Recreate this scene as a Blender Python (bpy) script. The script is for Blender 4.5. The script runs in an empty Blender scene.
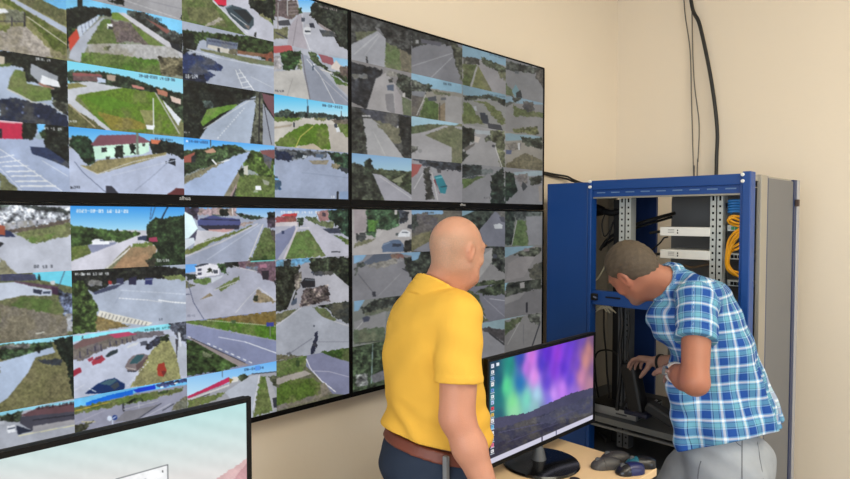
import bpy, bmesh, math, random
import numpy as np
from mathutils import Vector, Matrix
random.seed(7)
SC = bpy.context.scene
COL = SC.collection
# ------------------------------------------------------------------ camera
F_PX, YAW, PITCH, EYE = 607.37, 0.7735, 0.0352, 1.68
FW = np.array([math.cos(PITCH)*math.sin(YAW), math.cos(PITCH)*math.cos(YAW), -math.sin(PITCH)])
RT = np.array([math.cos(YAW), -math.sin(YAW), 0.0])
UP = np.cross(RT, FW)
CAM = np.array([0, 0, EYE])
LAT = RT.copy()
FWH = np.array([math.sin(YAW), math.cos(YAW), 0.0])       # level direction the camera looks along
def ray(px, py): return FW + RT*(px-425)/F_PX - UP*(py-239.5)/F_PX
def onX(px, py, X): d = ray(px, py); return CAM + d*(X/d[0])
def onY(px, py, Y): d = ray(px, py); return CAM + d*(Y/d[1])
def onZ(px, py, Z): d = ray(px, py); return CAM + d*((Z-EYE)/d[2])
def at(px, py, dist): return CAM + ray(px, py)*dist
def project(P):
    Q = P - CAM; d = Q@FW
    return 425+F_PX*(Q@RT)/d, 239.5-F_PX*(Q@UP)/d
cd = bpy.data.cameras.new('camera'); cam = bpy.data.objects.new('camera', cd); COL.objects.link(cam)
cd.sensor_width = 36; cd.lens = F_PX/850*36; cd.clip_start = 0.05
M = Matrix.Identity(4)
for i in range(3):
    M[i][0], M[i][1], M[i][2], M[i][3] = RT[i], UP[i], -FW[i], CAM[i]
cam.matrix_world = M; SC.camera = cam
SC.view_settings.view_transform = 'Standard'; SC.view_settings.look = 'None'
SC.view_settings.exposure = 0; SC.view_settings.gamma = 1
try: SC.view_settings.use_curve_mapping = False
except Exception: pass

# ------------------------------------------------------------------ materials
def s2l(c): c = np.asarray(c, float)/255; return np.where(c <= .04045, c/12.92, ((c+.055)/1.055)**2.4)
def rgb(*c): return tuple(s2l(c))+(1.0,)
MATS = {}
def mat(name, col, rough=.6, metal=0, bump=0, bscale=60, var=0, vscale=8, spec=.5, sss=0, coat=0, alpha=1, trans=0):
    if name in MATS: return MATS[name]
    m = bpy.data.materials.new(name); m.use_nodes = True; nt = m.node_tree; b = nt.nodes['Principled BSDF']
    b.inputs['Base Color'].default_value = rgb(*col); b.inputs['Roughness'].default_value = rough
    b.inputs['Metallic'].default_value = metal; b.inputs['Specular IOR Level'].default_value = spec
    if coat: b.inputs['Coat Weight'].default_value = coat
    if trans: b.inputs['Transmission Weight'].default_value = trans
    if sss:
        b.inputs['Subsurface Weight'].default_value = sss; b.inputs['Subsurface Radius'].default_value = (.012, .005, .003)
    tc = nt.nodes.new('ShaderNodeTexCoord')
    if var:
        n = nt.nodes.new('ShaderNodeTexNoise'); n.inputs['Scale'].default_value = vscale; n.inputs['Detail'].default_value = 4
        mx = nt.nodes.new('ShaderNodeMix'); mx.data_type = 'RGBA'
        lo = [max(0, c*(1-var)) for c in rgb(*col)[:3]]+[1]; hi = [min(1, c*(1+var)) for c in rgb(*col)[:3]]+[1]
        mx.inputs[6].default_value = lo; mx.inputs[7].default_value = hi
        nt.links.new(tc.outputs['Object'], n.inputs['Vector']); nt.links.new(n.outputs['Fac'], mx.inputs[0]); nt.links.new(mx.outputs[2], b.inputs['Base Color'])
    if bump:
        n = nt.nodes.new('ShaderNodeTexNoise'); n.inputs['Scale'].default_value = bscale; n.inputs['Detail'].default_value = 3
        bp = nt.nodes.new('ShaderNodeBump'); bp.inputs['Strength'].default_value = bump; bp.inputs['Distance'].default_value = .01
        nt.links.new(tc.outputs['Object'], n.inputs['Vector']); nt.links.new(n.outputs['Fac'], bp.inputs['Height']); nt.links.new(bp.outputs['Normal'], b.inputs['Normal'])
    MATS[name] = m; return m
def emit_attr_mat(name, attr='picture', strength=1.0):
    m = bpy.data.materials.new(name); m.use_nodes = True; nt = m.node_tree; b = nt.nodes['Principled BSDF']
    b.inputs['Base Color'].default_value = (.004, .004, .005, 1); b.inputs['Roughness'].default_value = .45; b.inputs['Specular IOR Level'].default_value = .15
    a = nt.nodes.new('ShaderNodeAttribute'); a.attribute_name = attr
    nt.links.new(a.outputs['Color'], b.inputs['Emission Color']); b.inputs['Emission Strength'].default_value = strength
    return m
PLASTER = mat('cream_plaster', (229, 217, 199), .9, bump=.06, bscale=35, var=.02, vscale=1.5, spec=.2)
CEILM = mat('white_ceiling', (238, 232, 218), .9)
FLOORM = mat('floor_laminate', (134, 132, 132), .5, var=.12, vscale=3)
BLACKP = mat('black_plastic', (17, 17, 19), .5, bump=.02, bscale=300)
BEZEL = mat('display_bezel', (9, 9, 11), .6, spec=.12)
GLOSSB = mat('glossy_black', (14, 14, 15), .15)
CABLEB = mat('black_cable', (22, 22, 23), .5)
BLUE = mat('blue_paint', (16, 66, 136), .42, bump=.03, bscale=200, var=.04, vscale=4)
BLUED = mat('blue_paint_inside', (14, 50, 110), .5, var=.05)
GREYP = mat('grey_steel_panel', (106, 107, 110), .55, metal=.0, bump=.03, bscale=120, var=.05, vscale=2)
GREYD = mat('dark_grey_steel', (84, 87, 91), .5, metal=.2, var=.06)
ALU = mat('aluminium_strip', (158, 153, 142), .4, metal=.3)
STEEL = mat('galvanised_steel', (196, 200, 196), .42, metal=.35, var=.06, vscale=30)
SILV = mat('silver_case', (175, 177, 178), .35, metal=.4)
WHITEP = mat('white_painted_metal', (232, 232, 228), .45)
CHROME = mat('chrome', (220, 220, 222), .18, metal=1)
WOOD = mat('birch_laminate', (222, 192, 150), .5, var=.05, vscale=6)
YELC = mat('yellow_cable', (236, 164, 22), .45)
BLUC = mat('blue_cable', (40, 120, 190), .45)
GREENL = mat('green_connector', (60, 150, 90), .5)
HOLE = mat('hole_black', (8, 8, 8), .9)
PALEW = mat('pale_wire', (205, 195, 165), .5)

# ------------------------------------------------------------------ object helpers
WL = {}
def tag(o, label=None, cat=None, group=None, kind=None):
    if label: o['label'] = label
    if cat: o['category'] = cat
    if group: o['group'] = group
    if kind: o['kind'] = kind
    return o
def thing(name, loc, label, cat, group=None, rz=0):
    o = bpy.data.objects.new(name, None); o.empty_display_size = .05; COL.objects.link(o)
    o.location = tuple(loc); o.rotation_euler = (0, 0, rz); WL[o.name] = np.array(loc, float)
    return tag(o, label, cat, group)
def link_mesh(name, me, m, parent=None, local=False, smooth=False):
    o = bpy.data.objects.new(name, me); COL.objects.link(o)
    if m: me.materials.append(m)
    if smooth: me.polygons.foreach_set('use_smooth', [True]*len(me.polygons))
    if parent is not None:
        o.parent = parent
        if local: WL[o.name] = np.zeros(3)
        else:
            w = WL[parent.name]; WL[o.name] = w
            if w.any():
                n = len(me.vertices); a = np.empty(n*3); me.vertices.foreach_get('co', a)
                me.vertices.foreach_set('co', (a.reshape(-1, 3)-w).ravel())
    else: WL[o.name] = np.zeros(3)
    me.update(); return o
class MB:
    def __init__(s): s.bm = bmesh.new(); s.sm = False
    def box(s, lo, hi, bev=0, rot=None, piv=None):
        lo = np.array(lo, float); hi = np.array(hi, float); a = np.minimum(lo, hi); b = np.maximum(lo, hi)
        r = bmesh.ops.create_cube(s.bm, size=1); vs = r['verts']
        for v in vs:
            v.co = Vector([(a[i]+b[i])/2+v.co[i]*(b[i]-a[i]) for i in range(3)])
        if bev:
            es = list({e for v in vs for e in v.link_edges})
            rr = bmesh.ops.bevel(s.bm, geom=es, offset=bev, segments=2, affect='EDGES', profile=.5); vs = rr['verts']
        if rot is not None:
            c = Vector(piv) if piv is not None else Vector((a+b)/2)
            for v in set(vs): v.co = rot@(v.co-c)+c
        return s
    def tube(s, pts, r, n=8, caps=True):
        s.sm = True
        P = [Vector(p) for p in pts]; k = len(P); rr = r if hasattr(r, '__len__') else [r]*k
        rings = []; prev = None
        for i in range(k):
            t = (P[min(i+1, k-1)]-P[max(i-1, 0)]).normalized()
            if prev is None:
                a = Vector((0, 0, 1)) if abs(t.z) < .9 else Vector((1, 0, 0)); x = t.cross(a).normalized()
            else: x = (prev-t*prev.dot(t)).normalized()
            prev = x; y = t.cross(x)
            rings.append([s.bm.verts.new(P[i]+(x*math.cos(2*math.pi*j/n)+y*math.sin(2*math.pi*j/n))*rr[i]) for j in range(n)])
        for i in range(k-1):
            for j in range(n):
                s.bm.faces.new((rings[i][j], rings[i][(j+1) % n], rings[i+1][(j+1) % n], rings[i+1][j]))
        if caps:
            s.bm.faces.new(rings[0][::-1]); s.bm.faces.new(rings[-1])
        return s
    def lathe(s, prof, c, n=32, axis='z'):
        s.sm = True; rings = []
        for r, h in prof:
            ring = []
            for j in range(n):
                a = 2*math.pi*j/n; x, y = r*math.cos(a), r*math.sin(a)
                p = (x, y, h) if axis == 'z' else ((h, x, y) if axis == 'x' else (x, h, y))
                ring.append(s.bm.verts.new(Vector(p)+Vector(c)))
            rings.append(ring)
        for i in range(len(rings)-1):
            for j in range(n): s.bm.faces.new((rings[i][j], rings[i][(j+1) % n], rings[i+1][(j+1) % n], rings[i+1][j]))
        s.bm.faces.new(rings[0][::-1]); s.bm.faces.new(rings[-1]); return s
    def quad(s, *ps): s.bm.faces.new([s.bm.verts.new(Vector(p)) for p in ps]); return s
    def build(s, name, m, parent=None, local=False, smooth=None):
        bmesh.ops.recalc_face_normals(s.bm, faces=s.bm.faces)
        me = bpy.data.meshes.new(name); s.bm.to_mesh(me); s.bm.free()
        o = link_mesh(name, me, m, parent, local, s.sm if smooth is None else smooth)
        if (s.sm if smooth is None else smooth):
            try: me.set_sharp_from_angle(angle=math.radians(40))
            except Exception: pass
        return o
def curve(pts, n=8):                                            # Catmull-Rom through the given points
    P = [np.array(p, float) for p in pts]; P = [2*P[0]-P[1]]+P+[2*P[-1]-P[-2]]; out = []
    for i in range(1, len(P)-2):
        for k in range(n):
            t = k/n; a, b, c, d = P[i-1:i+3]
            out.append(.5*((2*b)+(c-a)*t+(2*a-5*b+4*c-d)*t*t+(3*b-a-3*c+d)*t**3))
    out.append(P[-2]); return out
def struct(o): o['kind'] = 'structure'; return o
# ------------------------------------------------------------------ pictures shown on the screens (painted on the flat screens)
def vnoise(x, y, s, seed):
    x = x/s; y = y/s; xi = np.floor(x).astype(np.int64); yi = np.floor(y).astype(np.int64); fx = x-xi; fy = y-yi
    fx = fx*fx*(3-2*fx); fy = fy*fy*(3-2*fy)
    def h(a, b):
        n = (a*374761393+b*668265263+seed*974634721) & 0x7fffffff
        n = ((n ^ (n >> 13))*1274126177) & 0x7fffffff
        return ((n ^ (n >> 16)) & 0xffff)/65535.
    return (h(xi, yi)*(1-fx)+h(xi+1, yi)*fx)*(1-fy)+(h(xi, yi+1)*(1-fx)+h(xi+1, yi+1)*fx)*fy-.5
GLY = {'0':'757','1':'262','2':'627','3':'737','4':'571'}
FONT = {'0':(7,5,5,5,7),'1':(2,6,2,2,7),'2':(7,1,7,4,7),'3':(7,1,7,1,7),'4':(5,5,7,1,1),'5':(7,4,7,1,7),'6':(7,4,7,5,7),'7':(7,1,2,2,2),'8':(7,5,7,5,7),'9':(7,5,7,1,7),'-':(0,0,7,0,0),':':(0,2,0,2,0),'/':(1,1,2,4,4),' ':(0,)*5,'A':(2,5,7,5,5)}
PAL = dict(ro=(168,176,190,.06), gr=(92,120,56,.28), gd=(60,82,40,.36), gy=(150,150,100,.25), tr=(46,66,36,.6), td=(30,36,32,.6), wh=(226,230,234,.05), dk=(38,42,50,.2), sk=(112,188,238,.02), dm=(55,66,54,.5))
class Pic:
    """A canvas: sample points with their picture coordinates; ops only touch the samples selected by the current tile mask."""
    def __init__(s, x, y, seed=1):
        s.x, s.y = x, y; s.c = np.zeros((len(x), 3)); s.m = np.ones(len(x), bool); s.seed = seed
        s.n = [vnoise(x, y, k, seed+i) for i, k in enumerate((1.0, 2.1, 5.0))]
        s.nz = s.n[0]*.95+s.n[1]*.85+s.n[2]*.45
        s.wx = vnoise(x, y, 2.6, 31)*2.6+vnoise(x, y, 1.1, 33)*1.8; s.wy = vnoise(x, y, 2.6, 37)*2.6+vnoise(x, y, 1.1, 39)*1.8
        s.lo = vnoise(x, y, 14, 71); s.mid = vnoise(x, y, 4.2, 73)+.6*vnoise(x, y*1.6, 2.2, 77)
        s.tf = (0, 0, 1)
    def C(s, x0, y0, k): s.tf = (x0, y0, k)
    def pts(s, t):
        x0, y0, k = s.tf
        return [(x0+float(a)/k, y0+float(b)/k) for a, b in (p.split(',') for p in t.split())]
    def paint(s, idx, col):
        if isinstance(col, str): col = PAL[col]
        a = col[3] if len(col) > 3 else .07
        base = np.array(col[:3], float)[None].repeat(len(s.c[idx]), 0); n = s.nz[idx]; lo = s.lo[idx]; a0 = a
        if a0 < .13: a = a*.45; base = base*(1+.13*lo+.05*s.mid[idx])[:, None]
        elif a0 < .4:
            a = a*1.15; f = np.clip(lo*1.1+s.mid[idx]*.5+.12, 0, .42)[:, None]; base = (base*(1-f)+np.array((140, 132, 102))*f)*.86
        else: a = a*1.1; g_ = base.mean(1, keepdims=True); base = (base*.8+g_*.2)*.80*(1+1.0*s.mid[idx]+.35*lo)[:, None]
        v = base*(1+a*n)[:, None]
        if a > .5: v = v+np.array((14, 18, 8))[None]*np.clip(n*2.2-.35, 0, 1)[:, None]
        s.c[idx] = np.clip(v, 0, 255)
    def inside(s, q, X, Y):
        r = np.zeros(len(X), bool); j = len(q)-1
        for i in range(len(q)):
            xi, yi = q[i]; xj, yj = q[j]
            if yi != yj: r ^= ((yi > Y) != (yj > Y)) & (X < (xj-xi)*(Y-yi)/(yj-yi)+xi)
            j = i
        return r
    def P(s, t, col, rag=None):
        if rag is None: rag = .8 if (PAL[col][3] if isinstance(col, str) else (col[3] if len(col) > 3 else 0)) >= .25 else .15
        q = s.pts(t); qa = np.array(q); i = np.nonzero(s.m & (s.x > qa[:, 0].min()-3) & (s.x < qa[:, 0].max()+3) & (s.y > qa[:, 1].min()-3) & (s.y < qa[:, 1].max()+3))[0]
        k = s.inside(q, s.x[i]+s.wx[i]*rag, s.y[i]+s.wy[i]*rag); s.paint(i[k], col)
    def F(s, col): s.paint(np.nonzero(s.m)[0], col)
    def G(s, t, c1, c2):                                         # vertical blend
        q = s.pts(t); qa = np.array(q); i = np.nonzero(s.m)[0]; k = i[s.inside(q, s.x[i], s.y[i])]
        if len(k):
            f = ((s.y[k]-qa[:, 1].min())/max(1e-6, np.ptp(qa[:, 1])))[:, None]; s.c[k] = np.array(c1)*(1-f)+np.array(c2)*f
    def L(s, t, w, col, dash=0):
        q = s.pts(t); w = w/s.tf[2]/2; i = np.nonzero(s.m)[0]; X, Y = s.x[i], s.y[i]; hit = np.zeros(len(i), bool)
        for (ax, ay), (bx, by) in zip(q, q[1:]):
            dx, dy = bx-ax, by-ay; l2 = dx*dx+dy*dy+1e-9; h = ((X-ax)*dx+(Y-ay)*dy)/l2
            hc = np.clip(h, 0, 1); d = np.hypot(X-ax-dx*hc, Y-ay-dy*hc); k = d < max(w, .42)
            if dash: k &= ((h*math.sqrt(l2)/dash) % 1) < .55
            hit |= k
        s.paint(i[hit], col)
    def D(s, cx, cy, r, col):
        x0, y0, k = s.tf; i = np.nonzero(s.m & (np.hypot(s.x-x0-cx/k, s.y-y0-cy/k) < r/k))[0]; s.paint(i, col)
    def W(s, x, y, cw, ch, txt, col, slope=0):                   # small dotted lettering
        x0, y0, k = s.tf; i = np.nonzero(s.m)[0]
        u = (s.x[i]-x0)*k-x; v = (s.y[i]-y0)*k-y-u*slope
        n = np.floor(u/cw).astype(int); ok = (n >= 0) & (n < len(txt)) & (v >= 0) & (v < ch)
        gx = np.floor((u-n*cw)/cw*4).astype(int); gy = np.floor(v/ch*5).astype(int); hit = np.zeros(len(i), bool)
        for j in np.nonzero(ok)[0]:
            if gx[j] < 3 and FONT[txt[n[j]]][gy[j]] >> (2-gx[j]) & 1: hit[j] = True
        s.paint(i[hit], col)
YD, TW, GAPX, GAPZ = 1.97, .1689*1.97, .0082*1.97, .0205*1.97
TH = TW*9/16; X_SEAM = .7653*1.97; Z_SEAM = EYE+.0384*1.97
# screen rectangles: (x of left edge, z of top edge)
DISP = dict(TL=(X_SEAM-GAPX-4*TW, Z_SEAM+4*TH), TR=(X_SEAM, Z_SEAM+4*TH), BL=(X_SEAM-GAPX-4*TW, Z_SEAM-GAPZ), BR=(X_SEAM, Z_SEAM-GAPZ))
SCR = {}
for dn, (x0, z0) in DISP.items():
    NU, NV = (200, 112) if dn[1] == 'L' else (112, 96)
    u = np.concatenate([np.linspace(c, c+1, NU)+np.where(np.arange(NU) == NU-1, -1e-4, 0)+np.where(np.arange(NU) == 0, 1e-4, 0) for c in range(4)])
    v = np.concatenate([np.linspace(c, c+1, NV)+np.where(np.arange(NV) == NV-1, -1e-4, 0)+np.where(np.arange(NV) == 0, 1e-4, 0) for c in range(4)])
    U, V = np.meshgrid(u, v); U = U.ravel(); V = V.ravel()
    P3 = np.stack([x0+U*TW, np.full(len(U), YD), z0-V*TH], 1)
    px, py = project(P3); px = np.abs(px); py = np.abs(py)
    SCR[dn] = dict(pic=Pic(px, py, 5), U=U, V=V, P=P3, nu=4*NU, nv=4*NV)
CUR = [None]
def T(dn, c, r, fill):
    s = SCR[dn]; p = s['pic']; p.m = (np.floor(s['U']).astype(int) == c) & (np.floor(s['V']).astype(int) == r); CUR[0] = p; p.F(fill)
_tf = [0, 0, 1]
def C(*a): _tf[:] = a
def _w(fn):
    def g(*a, **k):
        CUR[0].tf = tuple(_tf); return getattr(CUR[0], fn)(*a, **k)
    return g
P, G, L, D, W = _w('P'), _w('G'), _w('L'), _w('D'), _w('W')
for dn in DISP:
    for c in range(4):
        for r in range(4):                                       # a plain street view wherever the photo shows nothing of the picture
            T(dn, c, r, (96, 104, 72, .3)); p = CUR[0]; s = SCR[dn]; i = np.nonzero(p.m)[0]; u = s['U'][i]-c; v = s['V'][i]-r; k = (c*5+r*3) % 4*.08
            p.paint(i[v < .42], 'dm'); p.paint(i[v < .16+.12*np.sin(u*5+c+r)], (140, 176, 200, .02)); p.paint(i[(v > .40) & (np.abs(u-.42-k*(v-.4)) < (v-.34)*.62)], (138, 140, 146, .05)); p.paint(i[(v > .5) & (np.abs(u-.42-k*(v-.4)) < .012)], 'wh')
# ---- upper left display
C(0,0,8.5); T('TL',0,1,'gy'); P("150,0 360,0 560,90 560,220",(104,108,72,.3)); P("360,0 600,0 600,90 500,70",'sk'); P("80,0 140,0 600,255 600,310",(172,182,200)); P("0,0 80,0 560,300 560,500 500,470 230,140",(96,110,50,.35))
L("230,140 560,375",9,(185,182,165)); P("60,80 200,90 220,200 40,190",(128,132,112,.35)); P("0,225 230,230 400,400 520,490 0,490",(188,180,170,.28)); P("0,70 40,70 75,105 0,115",'wh'); L("210,110 210,222",15,(48,46,52)); L("100,150 100,215",13,(60,56,64)); L("0,180 210,182",7,(66,62,66)); P("0,205 90,215 60,270 0,260",(120,130,70,.3)); P("420,400 560,470 560,500 430,480",(150,145,110,.3))
C(0,50,5.99); T('TL',0,2,(172,186,208)); P("0,0 420,40 400,260 300,230 200,190 150,190 140,110 40,80 0,90",'td'); P("0,35 28,40 28,82 0,92",(196,186,170)); P("0,85 70,78 60,95 0,100",'gr'); P("185,80 350,160 340,190 250,150 240,200 180,140",(152,158,166)); P("250,150 350,188 360,225 240,202",'wh'); P("235,195 330,230 300,240 230,205",(150,110,95)); P("90,115 150,130 160,200 310,230 310,300 200,310 45,235 60,170",(116,140,72,.22)); L("45,235 120,270 200,318 260,322 380,375",9,(190,192,190)); P("0,300 80,283 150,305 230,322 300,335 350,372 400,390 410,480 0,440",(34,44,70,.3)); P("300,240 410,215 410,395 330,330",'td'); P("310,300 410,320 410,395 330,345",(88,92,80,.5)); W(215,45,11,15,'10:11 14','wh',.12); D(140,340,6,(110,125,160)); D(135,375,8,(100,112,150)); D(230,395,7,(95,108,148)); D(40,350,7,(90,100,135))
C(0,110,5.325); T('TL',0,3,(166,180,208)); P("0,60 125,66 122,155 0,152",(192,44,76,.12)); P("0,100 10,100 10,150 0,150",'dk'); P("118,62 205,70 185,152 120,156",'td'); P("0,56 125,66 122,74 0,66",(220,170,175)); P("195,75 245,75 232,115 205,125",'sk'); P("205,125 245,140 240,160 180,150",(150,170,180)); P("240,70 370,85 370,308 250,230 235,180",'td'); P("205,120 250,95 245,170",'tr'); P("160,195 250,200 370,285 370,312 290,275 170,232",(48,62,98,.2)); L("0,208 330,432",4,'wh'); L("225,270 360,352",3,(205,212,225)); L("0,312 122,436",5,(205,212,225)); L("0,252 75,240",5,'wh'); L("0,280 110,268",5,'wh'); L("15,300 150,296",6,'wh'); L("35,328 185,325",7,'wh'); L("60,352 220,350",7,'wh'); L("85,380 250,378",8,'wh'); L("110,405 295,405",9,'wh'); P("0,330 105,436 0,436",(120,124,90,.3)); W(235,90,12,14,'14 41 15','wh',.06)
C(60,0,6.54); T('TL',1,0,(156,156,160,.1)); P("300,0 420,0 415,40 350,20",'td'); L("420,0 800,130",4,(185,185,188)); L("560,0 800,60",3,(140,140,146)); P("790,100 830,100 830,140 790,130",'td'); P("600,110 640,110 640,130",(200,200,200))
T('TL',1,1,(124,200,240)); P("0,130 300,100 450,100 850,250 850,520 0,520",(150,158,140,.2)); P("0,60 160,40 330,60 350,110 250,100 110,190 40,330 0,330",'td'); L("130,0 132,60",34,'td'); P("120,180 60,200 50,260 100,200",(70,100,45,.4)); P("110,178 255,98 252,122 130,245",(192,202,218)); [L("%d,%d %d,%d"%(140+k*23,165-k*13,150+k*22,225-k*19),3,(130,140,160)) for k in range(5)]; P("55,250 108,188 132,255 65,335",(196,72,56)); P("130,245 280,112 292,120 180,300 130,410 55,380 70,330",(172,178,190)); P("280,122 330,130 370,280 450,290 440,302 180,290",'gr'); P("340,82 400,82 465,142 340,125",(128,158,66,.2)); P("330,132 480,148 590,262 570,292 450,270 370,282",(118,106,106,.35)); P("465,148 680,302 580,292 480,180",(112,150,60,.2)); P("440,70 560,80 720,190 820,235 820,345 720,290 450,110",(66,72,70,.55)); P("560,120 720,200 700,222",(130,84,78)); P("378,82 425,85 820,345 820,400 690,300",(196,196,202)); P("180,288 310,284 530,290 770,310 780,385 500,385 350,352 190,340",(208,208,208,.14)); P("300,300 330,300 320,330 290,330",(110,115,80,.4)); P("140,345 300,350 640,395 660,500 140,420",(88,128,46,.35)); P("640,370 820,380 820,500 660,490",(134,126,92,.4)); P("310,152 345,158 345,192 310,190",'wh'); P("318,172 348,178 345,195 312,190",'dk'); P("720,278 775,288 805,350 730,312",'dk'); W(560,100,11,16,'08-09-2023','dk',.22)
C(60,60,6.54); T('TL',1,2,(150,226,240)); G("0,0 850,0 850,260 0,260",(120,215,240),(165,215,235)); P("0,160 300,165 620,205 700,235 850,300 850,520 0,520",(128,138,86,.25)); P("40,72 280,76 420,102 640,180 820,225 820,420 640,230 600,212 400,182 300,172 40,140",(52,70,50,.55)); P("80,85 270,95 285,142 90,135",(120,92,98,.2)); P("85,82 250,92 280,105 90,105",(140,84,84)); P("305,95 365,100 360,140 310,130",(170,150,135)); P("245,112 300,125 300,152 245,146",(192,208,230)); P("470,160 550,180 550,195 475,180",(190,130,120)); P("40,152 200,138 330,168 410,182 310,202 200,212 110,232 100,262 350,470 300,470 40,285",(198,202,210)); P("40,155 120,150 180,172 40,192",(150,148,90,.2)); P("115,230 330,193 420,183 620,213 665,260 790,490 340,460 240,380",(108,142,46,.24)); P("240,340 500,390 600,450 340,460",(152,142,62,.25)); P("520,325 612,330 605,440 560,425",(160,162,104,.2)); P("150,240 300,230 500,300 300,330",(104,150,44,.15)); P("40,285 310,460 40,460",(112,112,72,.35)); L("60,290 230,440",9,(170,160,130)); P("562,425 622,428 612,458 568,452",'wh'); L("625,215 780,480",9,(172,172,165)); P("668,258 792,388 775,432 690,302",(216,222,228)); P("630,188 705,208 702,242 640,222",(176,120,98)); P("720,232 792,258 790,292 730,272",(214,192,180)); L("610,250 612,480",3,'wh'); W(515,92,12.5,18,'09-08-2023 14:18:36',(52,74,92),.13); W(55,395,11,14,'04/13','wh')
C(60,125,6.54); T('TL',1,3,(180,190,214)); G("30,0 830,60 830,140 700,120 500,90 30,130",(62,160,235),(140,205,240)); P("45,80 80,85 75,150 45,165",(160,160,160)); P("75,65 180,70 220,150 235,240 180,268 120,190 60,130",(36,62,40,.5)); P("580,105 650,95 820,130 820,225 700,182 600,188",'td'); P("200,130 255,68 500,62 592,108 580,118 220,138",(126,80,92,.1)); P("215,140 580,115 582,172 540,192 440,202 230,228",(202,238,218)); P("272,150 306,145 306,176 272,180",'dk'); P("384,135 410,132 410,160 384,162",'dk'); P("540,120 556,120 556,142 540,142",'dk'); P("355,145 412,140 415,212 360,215",'td'); P("458,125 492,125 490,192 460,192",'td'); P("300,205 326,205 326,235 300,235",'dk'); P("498,45 512,45 516,192 500,192",(112,124,112)); P("195,268 250,230 480,210 700,178 690,196 250,322 130,262",(166,156,110,.2)); L("140,270 245,322 480,240 700,195",5,(205,205,200)); P("592,92 662,98 640,126 600,122",(194,110,80)); P("720,218 755,222 756,268 705,248",(28,34,44)); P("690,238 702,238 700,252 690,252",'dk'); L("95,240 150,310 300,440",3,(112,122,148)); L("490,430 600,340 700,250",3,(148,158,182)); L("340,330 760,230",4,(196,204,222)); P("300,398 340,400 385,450 300,445",(48,50,62)); W(65,400,11,16,'02/130','dk',-.02); P("700,455 760,412 830,420 830,470",(92,46,48)); W(620,82,12,14,'09-08-2023',(60,84,110),.08)
C(178,0,8.33); T('TL',2,0,(104,124,68,.3)); P("70,60 300,60 420,230 100,170",(118,122,82,.3)); P("285,0 600,0 820,240 820,360 560,290",(190,192,204)); L("290,10 580,275",8,(212,214,216)); P("590,0 830,0 830,200 700,135 600,55",'td'); P("690,115 780,165 760,185 690,140",(150,150,110,.3)); P("296,0 402,0 402,46 335,42",(218,40,74)); P("330,40 400,45 380,55 340,50",(60,30,40)); P("393,62 450,42 570,78 632,150 632,210 592,248 548,238 430,130",(58,74,84,.12)); P("455,78 560,82 622,150 592,202",(36,42,48)); L("440,110 580,215",4,(190,195,200)); L("400,66 440,50",8,(110,140,150)); P("228,205 360,142 372,175 240,218",(188,182,168,.25)); P("635,275 655,265 650,310 635,305",'dk'); P("545,205 600,215 590,245",(120,110,105))
C(178,30,6.84); T('TL',2,1,(166,174,190)); P("30,0 680,60 680,240 600,205 500,165 400,150 160,65 120,130 30,165",(52,72,36,.6)); P("30,20 110,30 125,130 30,170",'td'); P("195,52 410,88 402,165 350,168 195,118",(122,134,158,.15)); L("212,72 395,102",14,(58,64,88),1.6); P("205,98 350,130 350,167 200,122",(202,198,188)); P("272,122 286,124 286,150 272,148",'dk'); P("350,130 410,130 402,170 350,168",(120,115,95,.3)); P("410,138 600,165 595,188 405,162",(150,98,76,.2)); P("590,170 640,150 665,180 660,235 600,215",(150,90,70,.3)); D(630,205,14,(70,60,60)); P("150,125 680,225 680,250 500,228 160,142",(128,138,104,.15)); L("60,130 300,195 660,262",5,(196,202,212)); P("30,160 120,165 210,188 312,252 300,276 195,284 255,306 205,345 30,390",(46,62,108,.25)); P("30,300 185,310 205,395 30,380",(32,40,62,.4)); P("100,158 122,158 122,178 100,178",'dk'); L("395,275 440,385",4,'wh'); L("418,268 520,415",4,'wh'); L("400,300 440,292",4,'wh'); L("412,330 462,320",4,'wh'); L("430,362 482,352",4,'wh'); L("440,395 505,385",4,'wh'); L("500,320 640,390",3,(190,196,206)); W(52,303,14.5,26,'03/124','wh',.03)
C(178,80,6.84); T('TL',2,2,'td'); P("200,200 400,163 412,180 290,232 170,315 155,290",(112,158,62,.2)); P("425,160 535,105 535,140 492,460 135,420 200,320",(166,178,196)); L("175,335 420,185 520,120",5,(200,205,210)); L("455,190 270,400",4,'wh',3); L("430,140 530,128",9,(60,64,70)); P("528,75 585,85 590,460 488,460 530,230",(96,100,84,.4)); L("560,90 552,460",9,(40,40,44)); P("580,158 660,270 680,470 580,470",(152,158,170)); L("590,180 640,440",5,(70,72,80)); P("575,92 680,115 680,285 655,255 590,150",(112,78,86)); P("168,150 232,138 242,192 180,194",(72,90,88,.5)); W(40,350,9,12,'01/10',(170,170,170))
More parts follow.
